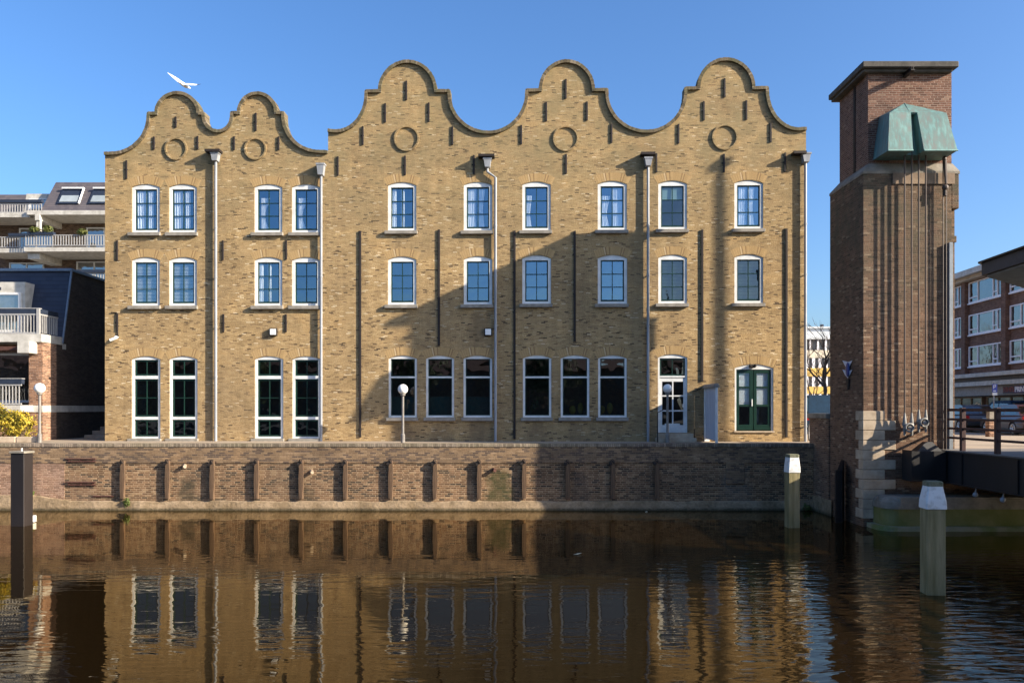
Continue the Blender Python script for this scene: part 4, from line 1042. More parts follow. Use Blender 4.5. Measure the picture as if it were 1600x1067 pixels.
AY = 60.0
ax = lambda px: (px-800)/K*AY
az = lambda py: CZ+(638-py)/K*AY
A = Thing('apartment_building', 'apartment building with grey mansard roof and planted balconies far behind the corner house', 'building', (ax(80),AY,G))
bm = BM(); bx(bm, -46, ax(330), AY+2.4, AY+14, G, az(332)); A.part('wall', bm, M['darkbrick'])
def sloped(x0a, x0b, x1, z0, z1, mat, yb=AY, name='mansard_roof', parent=None):
    bm = BM(); hull(bm, [(x0a,yb,z0),(x1,yb,z0),(x0b,yb+1.2,z1),(x1,yb+1.2,z1),(x0a,yb+9,z0),(x1,yb+9,z0),(x0b,yb+9,z1),(x1,yb+9,z1)]); return A.part(name, bm, mat, parent)
sloped(ax(62), ax(73), ax(330), az(332), az(278), M['slate'], AY)
sloped(-46, -46, ax(66), az(333), az(286.5), M['slate'], AY+2.0)
bm = BM(); bx(bm, ax(48), ax(330), AY-.5, AY+2.6, az(338), az(331.5)); bx(bm, -46, ax(50)-.01, AY-.3, AY+2.6, az(341), az(334)); s1 = A.part('roof_gutter', bm, M['offwhite'])
for a,b in ((86,119),(135,168)):
    bm = BM(); z0,z1 = az(317),az(290); k = 1.2/(az(278)-az(332))
    for (u,v,mm,o) in ((a,b,'winframe',.06),):
        ya = AY+(z0-az(332))*k; yb = AY+(z1-az(332))*k
        hull(bm, [(ax(a),ya-.12,z0),(ax(b),ya-.12,z0),(ax(a+3),yb-.12,z1),(ax(b+3),yb-.12,z1),(ax(a),ya+.1,z0),(ax(b),ya+.1,z0),(ax(a+3),yb+.1,z1),(ax(b+3),yb+.1,z1)])
    w = A.part('roof_window', bm, M['navy'])
    bm = BM(); da,db = (z0-az(332)+.12)*k, (z1-az(332)-.14)*k
    vv = [bm.verts.new(c) for c in ((ax(a+3),AY+da-.13,z0+.15),(ax(b-2),AY+da-.13,z0+.15),(ax(b+.5),AY+db-.13,z1-.2),(ax(a+5.5),AY+db-.13,z1-.2))]; bm.faces.new(vv); 
    A.part('window_pane', bm, M['skylight'], w)
    bm = BM(); tube(bm, [(ax(b+1),AY+da-.15,z0),(ax(b+4),AY+db-.15,z1)], .09, 4); tube(bm, [(ax(a+3),AY+db-.18,z1),(ax(b+4),AY+db-.18,z1)], .09, 4); A.part('window_frame', bm, M['winframe'], w)
bm = BM(); hull(bm, [(ax(16),AY+1.6,az(332)),(ax(58),AY+1.6,az(332)),(ax(21),AY+1.6,az(294)),(ax(57),AY+1.6,az(294)),(ax(20),AY+5,az(332)),(ax(58),AY+5,az(332)),(ax(23),AY+5,az(294)),(ax(57),AY+5,az(294))]); A.part('dormer', bm, M['offwhite'])
win(A, ax(26), ax(56), az(333), az(302), AY+1.58, 2)
def balc(x0, x1, yt, yb, y, ys, y2, plant=None, band=True):
    bm = BM(); bx(bm, ax(x0), ax(x1), y-.1, AY+2.39, az(ys+6.5), az(ys)); b = A.part('balcony_slab', bm, M['offwhite'])
    A.part('balcony_railing', railing_bm(ax(x0)+.05, ax(x1)-.05, y, az(yb), az(yt), .2, .07), M['grey_rail'], b)
    if band: bm = BM(); bx(bm, ax(band[0]), ax(band[1]), y-.12, y+.22, az(y2+4.5), az(y2)); A.part('planter_band', bm, M['navy'], b)
balc(-25, 65, 318, 332, AY+.1, 333.5, 312, band=(-20,65))
balc(-25, 50, 371, 388, AY-.2, 389.5, 366, band=(17,55))
balc(50, 300, 371, 388, AY-.9, 390.5, 367, band=(55,95))
balc(-25, 330, 430, 442, AY-.9, 444, 425, band=(130,190))
win(A, ax(1), ax(56), az(392), az(346), AY+2.3, 2); win(A, ax(110), ax(168), az(392), az(345), AY+2.3, 2)
win(A, ax(-15), ax(41), az(440), az(402), AY+2.3, 2); win(A, ax(94), ax(151), az(440), az(400), AY+2.3, 2)
bm = BM(); bx(bm, ax(62), ax(69), AY-.6, AY+2.38, az(347), az(338.2)); bx(bm, ax(63), ax(65.5), AY-.5, AY-.3, az(366), az(347)); bx(bm, ax(66.5), ax(69), AY-.5, AY-.3, az(366), az(347)); A.part('balcony_beam', bm, M['offwhite']); bm = BM(); bx(bm, ax(51), ax(69), AY-.6, AY+2.38, az(407), az(397.3)); A.part('balcony_beam', bm, M['offwhite'])
M['balcplant'] = plain('balcony_plants', (.17,.17,.04), .7, c2=(.06,.09,.02), scale=3)
for a,b,y,lab,sd in ((55,78,364,'yellow green balcony plants on the apartment building, left clump',3),(78,96,363,'reddish green balcony plants next to the yellow green clump',4),(128,150,367,'dark trailing balcony plants nearest the warehouse on the apartment building',5)):
    bm = BM(); leaf_cloud(bm, 260, (0,0,0), ((b-a)/2/K*AY,.35,.32), .09, sd); o = solo('balcony_plant', bm, M['balcplant'], lab, 'plant', (0,0,0), 'plants on the far balconies'); o.location = (ax((a+b)/2), AY-.9, az(y))

# golden shrub and its planter
M['gold'] = plain('golden_leaf', (.52,.36,.03), .6, c2=(.26,.22,.025), scale=5)
M['twig'] = plain('twig_bark', (.12,.085,.06), .9)
def shrub(lab, px, py, Y, r, n, sd):
    c = P(px,py,Y); t = Thing('golden_shrub', lab, 'shrub', (c.x,Y,G), 0, 'golden shrubs at the left')
    bm = BM(); leaf_cloud(bm, n, c, r, .055, sd, inner=.2); t.part('foliage', bm, M['gold'])
    bm = BM(); rnd = random.Random(sd)
    for i in range(14): tube(bm, [(c.x+rnd.uniform(-.1,.1),Y+rnd.uniform(-.1,.1),G),(c.x+rnd.uniform(-.7,.7)*r[0],Y+rnd.uniform(-.6,.6)*r[1],c.z+rnd.uniform(-.2,.6)*r[2])], .015, 5, r1=.005)
    t.part('stem', bm, M['twig'])
shrub('golden leaved shrub beside the left globe lamp', 30, 664, 30.55, (.82,.6,.72), 3400, 3)
shrub('golden leaved shrub cut by the left edge of the picture', -8, 658, 30.75, (.7,.6,.8), 2600, 9)
t = Thing('planter_kerb', 'low pale stone kerb under the golden shrubs', 'kerb', (-19.4,29.9,G))
bm = BM(); 
for i in range(5): bbx(bm, -21.9+.82*i, -21.12+.82*i, 29.8, 29.95, G-.003, G+.22, .015)
t.part('kerb_stone', bm, M['stone'])

# ------------------------------------------------------------------ right background
OA = math.atan2(1,.07)
O = Thing('office_block', 'four storey red brown brick block with white framed windows and shops on its ground floor', 'building', (30,50,G), OA, local=True)
M['brownbrick'] = brick('brown_brick', [(0,(.15,.075,.05)),(.4,(.19,.10,.07)),(.75,(.235,.13,.09))], (.20,.14,.11), bump=.3, gamt=.2)
M['whiteframe2'] = plain('white_upvc', (.80,.78,.80), .45, var=.05)
M['creamreflect'] = glass('office_glass', .22, (.35,.38,.40))
gz = lambda z: z-G
S0, S1 = -12.3, 7.8
bm = BM(); bx(bm, S0, S1, -12, 0, gz(5.25), gz(12.2)); bx(bm, S0, S1, -12, -1.2, 0, gz(5.24)); O.part('wall', bm, M['brownbrick'])
bm = BM(); bbx(bm, S0-.5, S1+.5, -12.5, .9, gz(12.25), gz(12.62), .02); O.part('roof', bm, M['offwhite'])
bm = BM(); bx(bm, S0-.2, S1+.2, -.3, .55, gz(12.02), gz(12.249)); O.part('eave_board', bm, M['stone'])
bm = BM(); bbx(bm, S0, S1, .001, 1.5, gz(5.62), gz(5.86), .02); bx(bm, S0, S1, .001, 1.3, gz(5.1), gz(5.36)); O.part('canopy', bm, M['offwhite'])
bm = BM(); bx(bm, S0, S1, .001, 1.1, gz(5.361), gz(5.619)); O.part('canopy_board', bm, M['eave'])
bm = BM(); bx(bm, S0, S1, -1.15, .9, gz(4.5), gz(5.09)); O.part('shop_fascia', bm, M['soffit'])
s = -12.01
k = 0
while s < 4:
    bm = BM(); bx(bm, s-.25, s+.25, .001, .28, gz(5.9), gz(12.0)); O.part('brick_pier', bm, M['brownbrick'])
    bm = BM(); tube(bm, [(s+.33,.1,gz(5.9)),(s+.33,.1,gz(11.9))], .05, 6); O.part('downpipe', bm, M['whiteframe2'])
    for z0,z1 in ((10.6,11.95),(8.52,9.82),(6.45,7.75)):
        a,b = s+.42, s+4.88-.35
        bm = BM(); e = .07
        w = b-a
        cuts = [a, a+w*.15, a+w*.27, a+w*.72, b]
        hs = []
        for i in range(4):
            u,v = cuts[i]+e*.5+(e*.5 if i==0 else 0), cuts[i+1]-e*.5-(e*.5 if i==3 else 0)
            if i in (0,2): hs.append(rect(u,v,gz(z0)+e,gz(z1)-e))
            else: hs += [rect(u,v,gz(z0)+e,gz(z0)+.3), rect(u,v,gz(z0)+.3+e,gz(z1)-e)]
        plate(bm, rect(a,b,gz(z0),gz(z1)), hs, .001, .09); wdw = O.part('window', bm, M['whiteframe2'])
        bm = BM(); vv = [bm.verts.new(c) for c in ((a+.03,.03,gz(z0)+.03),(b-.03,.03,gz(z0)+.03),(b-.03,.03,gz(z1)-.03),(a+.03,.03,gz(z1)-.03))]; bm.faces.new(vv); O.part('window_pane', bm, M['creamreflect'], wdw)
        bm = BM(); bx(bm, a-.05, b+.05, .001, .14, gz(z0)-.09, gz(z0)-.002); O.part('window_sill', bm, M['whiteframe2'], wdw)
    # shop front
    a,b = s+.3, s+4.6
    bm = BM(); hs = [rect(a+.1+i*1.42, a+.1+i*1.42+1.3, .12, gz(4.4)) for i in range(3)]; plate(bm, rect(a,b+.02,.02,gz(4.49)), hs, -1.19, -1.1); sf = O.part('shop_front', bm, M['stone'])
    bm = BM(); vv = [bm.verts.new(c) for c in ((a+.05,-1.15,.1),(b-.05,-1.15,.1),(b-.05,-1.15,gz(4.42)),(a+.05,-1.15,gz(4.42)))]; bm.faces.new(vv); O.part('shop_glass', bm, M['darkglass'], sf)
    s += 4.88; k += 1
# shop sign: dark board with white capitals, red lettering left of it too worn to read
M['signboard'] = plain('dark_sign_board', (.05,.02,.03), .5); M['signwhite'] = plain('white_letters', (.85,.82,.88), .5, var=.02); M['signred'] = plain('red_letters', (.26,.06,.045), .6); M['signpurple'] = plain('purple_panel', (.05,.02,.10), .5)
bm = BM(); bx(bm, -6.7, -3.55, .905, .98, gz(4.58), gz(5.02)); sg = O.part('shop_sign', bm, M['signboard'])
bm = BM(); bx(bm, -6.69, -4.78, .981, .985, gz(4.585), gz(5.015)); O.part('sign_panel', bm, M['signpurple'], sg)
def text_mesh(txt, size, mat, name, parent, M4, ext=.015):
    cu = bpy.data.curves.new(name, 'FONT'); cu.body = txt; cu.size = size; cu.extrude = ext; cu.align_x = 'LEFT'; cu.offset = .008
    o = link(bpy.data.objects.new(name, cu)); dg = bpy.context.evaluated_depsgraph_get(); me = bpy.data.meshes.new_from_object(o.evaluated_get(dg)); bpy.data.objects.remove(o); bpy.data.curves.remove(cu)
    me.transform(M4); me.materials.clear(); me.materials.append(mat); r = link(bpy.data.objects.new(name, me)); r.parent = parent; return r
# letters run towards the camera along -s and face out (+y)
M4 = Matrix(((-1,0,0,-4.84),(0,0,1,1.0),(0,1,0,gz(4.66)),(0,0,0,1)))
text_mesh('PRINT', .42, M['signwhite'], 'sign_letters', sg, M4)
bm = BM(); rnd = random.Random(11); s = -3.66
for i in range(6):
    bx(bm, s-.035, s, .981, 1.0, gz(4.66), gz(4.95)); 
    z = gz(4.66)+rnd.choice([.0,.12,.24]); bx(bm, s-.13, s-.036, .981, 1.0, z, z+.05)
    if i % 2: bx(bm, s-.165, s-.131, .981, 1.0, gz(4.66), gz(4.66)+.15+.14*rnd.random())
    s -= .19
O.part('worn_letters', bm, M['signred'], sg)
# parking sign
c = P(1553,638,40); t = Thing('street_sign', 'blue rectangular street sign with a small white plate below on a grey pole', 'sign', (c.x,40,G))
zz = lambda y: CZ+(638-y)/K*40
bm = BM(); tube(bm, [(c.x+.03,40.06,G),(c.x+.03,40.06,zz(598))], .035, 8); t.part('pole', bm, M['zinc'])
M['signblue'] = plain('sign_blue', (.03,.05,.30), .4, var=.05)
bm = BM(); bbx(bm, c.x-.08, c.x+.16, 40-.02, 40+.02, zz(613), zz(600), .005); t.part('blue_panel', bm, M['signblue'])
bm = BM(); bx(bm, c.x-.04, c.x-.01, 39.975, 39.979, zz(607), zz(601.5)); bx(bm, c.x-.009, c.x+.06, 39.975,39.979, zz(602.4), zz(601.5)); bx(bm, c.x+.061, c.x+.085, 39.975,39.979, zz(604.5), zz(601.5)); bx(bm, c.x-.009, c.x+.06, 39.975,39.979, zz(604.9), zz(604.1)); bx(bm, c.x-.05, c.x+.09, 39.975,39.979, zz(611.5), zz(610)); t.part('white_marks', bm, M['white'])
bm = BM(); bbx(bm, c.x-.08, c.x+.16, 40-.02, 40+.02, zz(617.5), zz(613.3), .005); t.part('white_plate', bm, M['white'])

# cars
def carpaint(name, c):
    n = NT(name); f = n.noise(n.mapped((1,1,1)), 3, 3)
    return n.bsdf(n.mix(n.m_('MULTIPLY', f, .3), c, tuple(x*.6 for x in c)), .3, 0, None, .5, **{'Coat Weight': .5, 'Coat Roughness': .08})
M['tyre'] = plain('tyre_rubber', (.02,.02,.02), .8); M['rim'] = plain('alloy_rim', (.55,.55,.56), .3, .6); M['carglass'] = glass('car_glass', .14, (.25,.28,.3)); M['carblack'] = plain('black_plastic', (.02,.02,.02), .5)
M['redlight'] = plain('red_lamp', (.35,.01,.01), .2); M['headlight'] = plain('clear_lamp', (.7,.72,.75), .15)
def car(lab, loc, rot, paint, L=4.2, Wd=1.72, H=1.48, van=False):
    t = Thing('parked_car', lab, 'van' if van else 'car', loc, rot, 'vehicles parked beyond the bridge', local=True)
    hw = Wd/2; wb = L*.3
    if van: low = [(-L/2,.32),(-L/2,1.0),(-L/2+.04,H*.52),(L/2-1.0,H*.52),(L/2-.15,.92),(L/2,.75),(L/2,.3)]; top = [(-L/2+.03,H*.52),(-L/2+.12,H-.06),(-L/2+.3,H),(L/2-1.9,H),(L/2-1.6,H-.06),(L/2-.95,H*.52)]
    else: low = [(-L/2,.36),(-L/2-.02,.62),(-L/2+.06,.90),(-L/2+.5,.95),(L/2-1.15,.93),(L/2-.3,.80),(L/2-.03,.66),(L/2,.34)]; top = [(-L/2+.22,.94),(-L/2+.75,H-.05),(-L/2+1.1,H),(L/2-2.1,H-.01),(L/2-1.8,H-.07),(L/2-.98,.93)]
    # wheel arches cut into the sill line
    def arches():
        pts = []
        for cx in (wb+.05, -wb-.05):
            for i in range(9): a = math.pi*i/8; pts.append((cx+.36*math.cos(a), .32+.36*math.sin(a)))
        return pts
    prof = low+[p for p in arches() if True]
    bm = BM()
    t_ = BM(); plate(t_, prof, [], -hw, hw); merge(bm, t_)
    for v in bm.verts:                       # tumblehome and rounded ends in plan
        k = 1-.10*max(0,(abs(v.co.x)-L*.36)/(L*.14))**2-.04*max(0,v.co.z-.6); v.co.y *= k
    bmesh.ops.bevel(bm, geom=[e for e in bm.edges if len(e.link_faces)==2 and e.calc_face_angle(0) > .8 and abs(e.verts[0].co.y) > hw*.7 and abs(e.verts[1].co.y) > hw*.7 and min(e.verts[0].co.z,e.verts[1].co.z) > .55], offset=.045, segments=2, affect='EDGES')
    body = t.part('body', bm, paint, smooth=False)
    bm = BM(); t_ = BM(); plate(t_, top, [], -hw*.93, hw*.93)
    for v in t_.verts: v.co.y *= 1-.17*max(0,(v.co.z-.93)/(H-.93))
    bmesh.ops.bevel(t_, geom=[e for e in t_.edges if len(e.link_faces)==2 and e.calc_face_angle(0) > .7], offset=.04, segments=2, affect='EDGES'); merge(bm, t_)
    t.part('roof_shell', bm, paint)
    zb = top[0][1]+.05
    for sgn in (-1,1):
        x0 = top[0][0]+.25; x1 = top[-1][0]-.25; xm = (x0+x1)/2; xt0, xt1 = top[1][0]+.22, top[-2][0]-.12
        f = lambda x,z: (x, sgn*(hw*.93*(1-.17*max(0,(z-.93)/(H-.93)))+.004), z)
        z1 = H-.16
        for (a0,b0,a1,b1) in ((x0,xm-.05,xt0,xm-.05),(xm+.05,x1,xm+.05,xt1)):
            if van and a0 == x0: continue
            bm = BM(); vv = [bm.verts.new(f(a0,zb)), bm.verts.new(f(b0,zb)), bm.verts.new(f(b1,z1)), bm.verts.new(f(a1,z1))]; bm.faces.new(vv); t.part('side_window', bm, M['carglass'])
    for nm, p, q, off in (('windscreen', top[-1], top[-2], 1), ('rear_window', top[0], top[1], -1)):
        a = Vector((p[0],0,p[1])); b = Vector((q[0],0,q[1])); d = b-a; nrm = Vector((d.z,0,-d.x)).normalized()*(1 if off > 0 else 1)
        if off < 0: nrm = Vector((-abs(d.z),0,d.x)).normalized()
        a2 = a+d*.14+nrm*.008; b2 = a+d*.9+nrm*.008
        bm = BM(); w0 = hw*.84; w1 = hw*.72
        vv = [bm.verts.new((a2.x,-w0,a2.z)),bm.verts.new((a2.x,w0,a2.z)),bm.verts.new((b2.x,w1,b2.z)),bm.verts.new((b2.x,-w1,b2.z))]; bm.faces.new(vv); t.part(nm, bm, M['carglass'])
    for cx in (wb+.05,-wb-.05):
        for sgn in (-1,1):
            bm = BM(); tube(bm, [(cx,sgn*(hw-.2),.32),(cx,sgn*(hw-.02),.32)], .32, 24); w = t.part('wheel', bm, M['tyre'])
            bm = BM(); tube(bm, [(cx,sgn*(hw-.1),.32),(cx,sgn*(hw-.012),.32)], .07, 10); ring(bm, (cx,sgn*(hw-.015),.32), .2, .022, 'Y', 24, 6)
            for k in range(5): a = 2*math.pi*k/5; tube(bm, [(cx,sgn*(hw-.012),.32),(cx+.2*math.cos(a),sgn*(hw-.012),.32+.2*math.sin(a))], .03, 5)
            t.part('rim', bm, M['rim'], w)
    for sgn in (-1,1):
        bm = BM(); bbx(bm, L/2-.22, L/2-.02, sgn*hw*.82-.16, sgn*hw*.82+.16-.12*(sgn>0)-.0, .62, .76, .03); t.part('headlight', bm, M['headlight'])
        bm = BM(); bbx(bm, -L/2-.03, -L/2+.1, sgn*hw*.8-.1, sgn*hw*.8+.1, .68, .9, .02); t.part('tail_light', bm, M['redlight'])
    bm = BM(); bbx(bm, L/2-.1, L/2+.06, -hw*.85, hw*.85, .3, .5, .04); bbx(bm, -L/2-.07, -L/2+.1, -hw*.85, hw*.85, .34, .56, .04); bx(bm, -L*.28,L*.28,-hw+.03,hw-.03,.2,.34); t.part('bumper', bm, M['carblack'])
    return t
M['p_dark'] = carpaint('dark_car_paint', (.045,.03,.035)); M['p_maroon'] = carpaint('maroon_car_paint', (.05,.017,.018)); M['p_blue'] = plain('blue_car_paint', (.008,.03,.065), .6, spec=.12); M['p_silver'] = carpaint('silver_car_paint', (.26,.28,.33)); M['p_white'] = carpaint('white_van_paint', (.7,.7,.7))
car('dark parked car with bright wheel behind the first bridge railing post', (25.35,44.3,G), R(80), M['p_dark'])
car('dark red parked car seen at the right edge behind the bridge railing', (25.0,39.3,G), R(84), M['p_maroon'])
car('blue parked car behind the dark red one in front of the shops', (28.3,45.2,G), R(85), M['p_blue'], 4.6, 1.8, 1.72)
car('silver parked car glimpsed just right of the tower', (27.6,49.6,G), R(85), M['p_silver'])
car('blue van glimpsed between the warehouse and the tower', (17.25,40.6,G), R(0), M['p_blue'], 4.9, 1.9, 1.95, True)
car('unseen white van added on the bridge beyond the right edge to cast shade', (18.1,20.6,G), R(90), M['p_white'], 5.2, 2.1, 2.95, True)  # unseen van, added to shade the middle mooring post and tower foot
c = P(1549,660,36); t = Thing('utility_pillar', 'reddish brown utility pillar with a grey top section standing in front of the parked cars', 'utility box', (c.x,36,G))
bm = BM(); bbx(bm, c.x-.2, c.x+.2, 35.85, 36.15, G, G+.75, .02); t.part('base', bm, M['redbrick']); bm = BM(); bbx(bm, c.x-.17, c.x+.17, 35.88, 36.12, G+.752, G+1.15, .02); t.part('box', bm, M['stone_dark'])
bm = BM(); bbx(bm, c.x-.2, c.x+.2, 35.86, 36.14, G+1.152, G+1.2, .01); t.part('lid', bm, M['rail'])

# far yellow office and bare tree in the gap
YY = 120.0; yx = lambda px: (px-800)/K*YY; yz = lambda py: CZ+(638-py)/K*YY
O2 = Thing('yellow_office', 'distant yellow and cream office building seen in the gap between warehouse and tower', 'building', (yx(1300),YY,G))
M['yellow'] = plain('yellow_cladding', (.62,.40,.10), .7, var=.1, scale=1); M['cream'] = plain('cream_cladding', (.60,.52,.40), .7, var=.1, scale=1); M['pent'] = plain('pale_penthouse', (.55,.57,.58), .6, var=.15, scale=2); M['dim'] = plain('dark_window', (.10,.10,.10), .25, var=.4, scale=1)  # last material: even dark grey for the window areas
x0, x1 = yx(1240), yx(1480)
bm = BM(); bx(bm, x0, x1, YY+.3, YY+12, G, yz(530)); O2.part('core', bm, M['dim'])
for a,b,m in ((604,615,'yellow'),(575,588,'yellow'),(547,559,'cream')):
    bm = BM(); bx(bm, x0, x1, YY, YY+.6, yz(b), yz(a)); O2.part('floor_band', bm, M[m])
bm = BM(); bx(bm, x0, x1, YY-.2, YY+12.2, yz(530), yz(527)); bx(bm, x0+1, x1, YY+2, YY+10, yz(526.9), yz(511)); bx(bm, x0+.6, x1, YY+1.6, YY+10.4, yz(510.9), yz(508.5)); O2.part('penthouse', bm, M['pent'])
for a,b in ((559,575),(588,604),(615,636)):
    bm = BM(); x = x0
    while x < x1: bx(bm, x, x+.42, YY+.05, YY+.29, yz(b)+.002, yz(a)-.002); x += .95
    O2.part('window_mullions', bm, M['whiteframe2'])
bm = BM(); x = x0
while x < x1: bx(bm, x, x+.25, YY+.05, YY+.29, yz(547)+.002, yz(530)-.002); x += 1.2
O2.part('window_mullions', bm, M['whiteframe2'])
bm = BM(); bx(bm, yx(1291), yx(1294), YY+1.7, YY+2.5, yz(508), yz(505)); O2.part('roof_unit', bm, M['navy'])

M['bark'] = plain('winter_bark', (.10,.07,.05), .9, var=.3)
def bare_tree(lab, x, y, h, sd, spread=.55):
    t = Thing('bare_tree', lab, 'tree', (x,y,G), 0)
    rnd = random.Random(sd); bt = BM(); bb = BM()
    def grow(p, d, l, r, lev):
        q = p; pts = [p]; 
        for i in range(4):
            d = (d+Vector((rnd.uniform(-.22,.22),rnd.uniform(-.22,.22),rnd.uniform(-.05,.15)))).normalized(); q = q+d*l/4; pts.append(q)
        tube(bt if lev == 0 else bb, pts, r, 5 if lev > 1 else 8, r1=r*.55, cap=False)
        if lev < 5:
            for k in range(3 if lev else 4):
                i = rnd.choice([2,3,4]) if k else 4
                nd = (d+Vector((rnd.uniform(-1,1),rnd.uniform(-1,1),rnd.uniform(-.25,.7)))*spread*1.5).normalized()
                grow(pts[i], nd, l*rnd.uniform(.6,.8), r*.55, lev+1)
    grow(Vector((x,y,G-.1)), Vector((0,0,1)), h*.3, h*.018, 0)
    t.part('trunk', bt, M['bark']); t.part('branches', bb, M['bark'])
bare_tree('bare winter tree in front of the yellow office in the gap beside the tower', 24.0, 61, 10.5, 5)
bare_tree('smaller bare winter tree with rusty twigs near the yellow office', 29.3, 77, 7.5, 12, .7)

# bicycle by the corner of the warehouse
t = Thing('bicycle', 'bicycle parked by the right corner of the warehouse', 'bicycle', (11.95,31.7,G), R(62), local=True)
for x in (-.52,.52):
    bm = BM(); ring(bm, (x,0,.34), .32, .02, 'Y', 28, 6); w = t.part('wheel', bm, M['tyre'])
    bm = BM()
    for k in range(8): a = math.pi*k/8; tube(bm, [(x+.3*math.cos(a),0,.34+.3*math.sin(a)),(x-.3*math.cos(a),0,.34-.3*math.sin(a))], .004, 4)
    t.part('spokes', bm, M['zinc'], w)
bm = BM()
for a,b in (((-.52,0,.34),(-.05,0,.30)),((-.05,0,.30),(-.18,0,.85)),((-.52,0,.34),(-.16,0,.78)),((-.05,0,.30),(.36,0,.80)),((-.16,0,.76),(.36,0,.84)),((.52,0,.34),(.33,0,1.0))): tube(bm, [a,b], .018, 6)
tube(bm, [(.28,-.28,1.02),(.34,-.1,1.04),(.34,.1,1.04),(.28,.28,1.02)], .014, 6); t.part('frame', bm, M['p_white'])
bm = BM(); hull(bm, [(-.32,-.08,.9),(-.32,.08,.9),(-.06,0,.91),(-.32,-.07,.86),(-.32,.07,.86),(-.06,0,.87)]); t.part('saddle', bm, M['carblack'])

# tall mast beyond the right edge: its thin shadow crosses the right end of the facade
MX = 20.75
t = Thing('lamp_mast', 'tall slim lamp mast by the bridge just outside the right edge', 'lamp mast', (MX,25.85,G))
bm = BM(); lathe(bm, MX, 25.85, [(.15,G),(.12,G+4),(.085,18.6),(.05,18.9)], 12); t.part('pole', bm, M['zinc'])
bm = BM(); lathe(bm, MX, 25.85, [(.05,18.9),(.16,18.95),(.18,19.2),(.02,19.35)], 12); t.part('lamp_head', bm, M['zinc'])

# gull in flight
t = Thing('seagull', 'white seagull gliding above the leftmost gable', 'bird', P(287,133,26), 0, local=True)
M['feather'] = plain('white_feather', (.86,.86,.85), .7, var=.04); M['greywing'] = plain('pale_grey_wing', (.60,.62,.65), .7, var=.12, scale=9); M['wingtip'] = plain('dark_wing_tip', (.03,.03,.04), .7)
bm = BM()
prof = [(-.30,.0,.012),(-.22,-.005,.035),(-.1,-.01,.062),(.02,0,.066),(.12,.012,.05),(.17,.022,.042),(.21,.02,.030),(.25,.012,.010)]
ax_ = Vector((-.35,-.93,0)).normalized(); sd_ = Vector((-ax_.y,ax_.x,0))
rows = []
for d,h,r in prof: rows.append([bm.verts.new(ax_*d+sd_*(r*math.cos(a))+Vector((0,0,h+r*.9*math.sin(a)))) for a in [2*math.pi*k/10 for k in range(10)]])
for a,b in zip(rows,rows[1:]):
    for k in range(10): bm.faces.new((a[k],a[(k+1)%10],b[(k+1)%10],b[k]))
bm.faces.new(rows[0]); bm.faces.new(rows[-1])
def wing(pts):
    rows = []
    for (x,y,z,ch,th) in pts:
        c = Vector((x,y,z)); rows.append([bm.verts.new(c+(ax_*.75-Vector((0,0,.6)))*(ch*u)+Vector((0,0,th*v))) for u,v in ((.5,.0),(.2,1),(-.2,.8),(-.5,.0),(-.2,-.4),(.2,-.6))])
    for a,b in zip(rows,rows[1:]):
        for k in range(6): bm.faces.new((a[k],a[(k+1)%6],b[(k+1)%6],b[k])).material_index = 1 if (a is rows[-2] and pts[-1][0] > 0) else 2
    bm.faces.new(rows[0]); bm.faces.new(rows[-1]).material_index = 1 if pts[-1][0] > 0 else 0
wing([(.0,0,.03,.17,.02),(.14,0,.02,.19,.018),(.30,0,.01,.17,.014),(.44,0,.0,.11,.01),(.56,0,.025,.03,.005)])
wing([(.0,0,.03,.17,.02),(-.12,0,.1,.18,.018),(-.26,0,.21,.15,.014),(-.40,0,.31,.09,.01),(-.53,0,.40,.02,.004)])
t.part('body', bm, [M['feather'],M['wingtip'],M['greywing']])
bm = BM(); tube(bm, [ax_*.24+Vector((0,0,.012)), ax_*.30+Vector((0,0,.0))], .012, 6, r1=.003); t.part('beak', bm, M['yellow'])

# ------------------------------------------------------------------ houses and trees across the canal, seen only in the window reflections
M['crown'] = plain('evergreen_leaf', (.05,.075,.03), .7, c2=(.02,.035,.012), scale=.8)
for x0,x1,h,lab in ((-62,-22,9.5,'long brick terrace across the canal behind the viewer, left'),(-19,16,8.0,'low brick terrace across the canal behind the viewer, middle'),(20,64,9.0,'long brick terrace across the canal behind the viewer, right')):
    t = Thing('terrace_house', lab, 'building', ((x0+x1)/2,-24,2.1), 0, 'terraces across the canal')
    bm = BM(); bx(bm, x0, x1, -34, -24, 2.1, 2.1+h*.72); t.part('wall', bm, M['darkbrick'])
    bm = BM(); hull(bm, [(x0-.3,-34.4,2.1+h*.72),(x1+.3,-34.4,2.1+h*.72),(x0-.3,-23.6,2.1+h*.72),(x1+.3,-23.6,2.1+h*.72),(x0,-29,2.1+h),(x1,-29,2.1+h)]); t.part('roof', bm, M['roof'])
    x = x0+1.2
    while x < x1-1.5:
        for z in (3.0,5.6):
            bm = BM(); bx(bm, x, x+1.1, -24.001+.002, -23.95, z, z+1.5); t.part('window', bm, M['dim'])
        x += 3.2
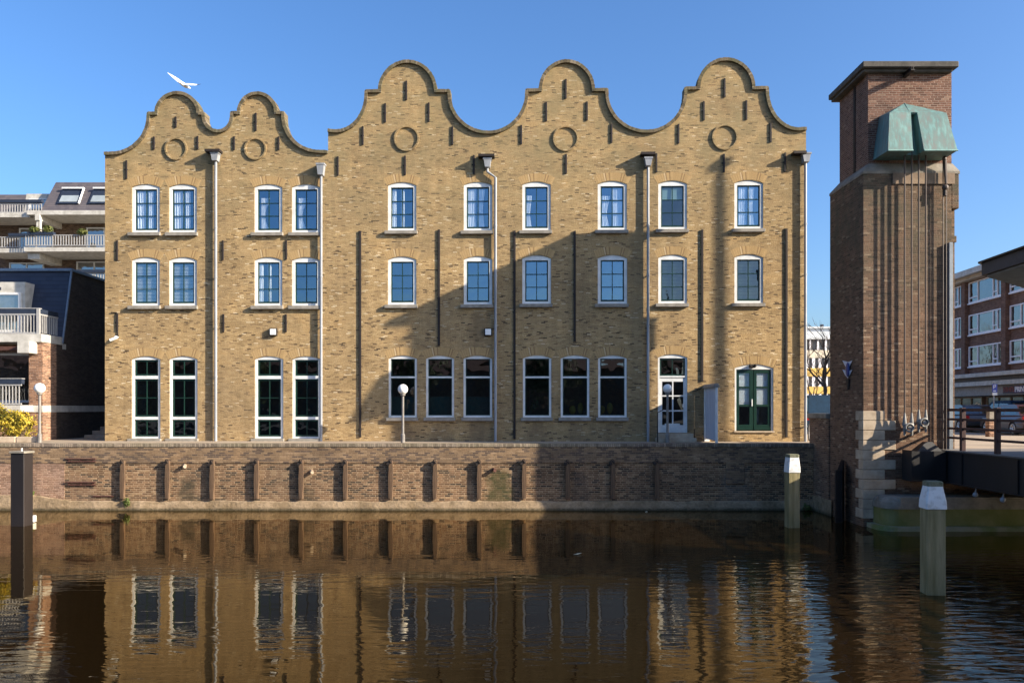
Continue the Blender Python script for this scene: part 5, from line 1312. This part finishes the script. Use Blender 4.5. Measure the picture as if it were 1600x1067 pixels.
for i,(x,y,h,r) in enumerate(((-30,-16,9,3.6),(-12,-15,11.2,3.4),(1,-17,9.6,3.6),(10.8,-15,15,2.2),(40,-17,10,3.5))):
    t = Thing('bank_tree', 'dark evergreen tree across the canal behind the viewer, %s from the left' % ('first','second','third','fourth','fifth')[i], 'tree', (x,y,2.1), 0, 'trees across the canal')
    bm = BM(); leaf_cloud(bm, 1500, (x,y,2.1+h*.58), (r,r,h*.44), .3, 20+i, inner=.1); t.part('crown', bm, M['crown'])
    bm = BM(); tube(bm, [(x,y,2.0),(x+.1,y,2.1+h*.3),(x,y+.1,2.1+h*.6)], .28, 8, r1=.1); t.part('trunk', bm, M['bark'])

# ------------------------------------------------------------------ sky, sun, camera
w = bpy.data.worlds.new('World'); S.world = w; w.use_nodes = True
nt = w.node_tree; bg = nt.nodes['Background']; sk = nt.nodes.new('ShaderNodeTexSky'); sk.sky_type = 'NISHITA'; sk.sun_disc = False
sk.sun_elevation = R(EL); sk.sun_rotation = R(180-AZ); sk.altitude = 0; sk.air_density = 1.0; sk.dust_density = 2.2; sk.ozone_density = 5.5
hs = nt.nodes.new('ShaderNodeHueSaturation'); hs.inputs['Saturation'].default_value = 1.1; hs.inputs['Hue'].default_value = .503; hs.inputs['Value'].default_value = 1.14
nt.links.new(sk.outputs[0], hs.inputs['Color']); nt.links.new(hs.outputs[0], bg.inputs[0]); bg.inputs[1].default_value = SKY
sun = bpy.data.lights.new('sun', 'SUN'); sun.energy = SUN; sun.angle = R(.5); sun.color = (1,.89,.72)
so = link(bpy.data.objects.new('sun', sun)); a,e = R(AZ),R(EL)
so.rotation_euler = Vector((-math.sin(a)*math.cos(e), math.cos(a)*math.cos(e), -math.sin(e))).to_track_quat('-Z','Y').to_euler(); so.location = (60,-20,40)
cam = bpy.data.cameras.new('camera'); co = link(bpy.data.objects.new('camera', cam)); co.location = (0,0,CZ); co.rotation_euler = (R(90),0,0)
cam.sensor_width = 36; cam.sensor_fit = 'HORIZONTAL'; cam.lens = 36*K/1600; cam.shift_y = 104.5/1600; cam.clip_end = 4000; cam.clip_start = .1
S.camera = co
S.view_settings.view_transform = 'Standard'; S.view_settings.look = 'None'; S.view_settings.exposure = EXPO; S.view_settings.gamma = 1
S.render.engine = 'CYCLES'
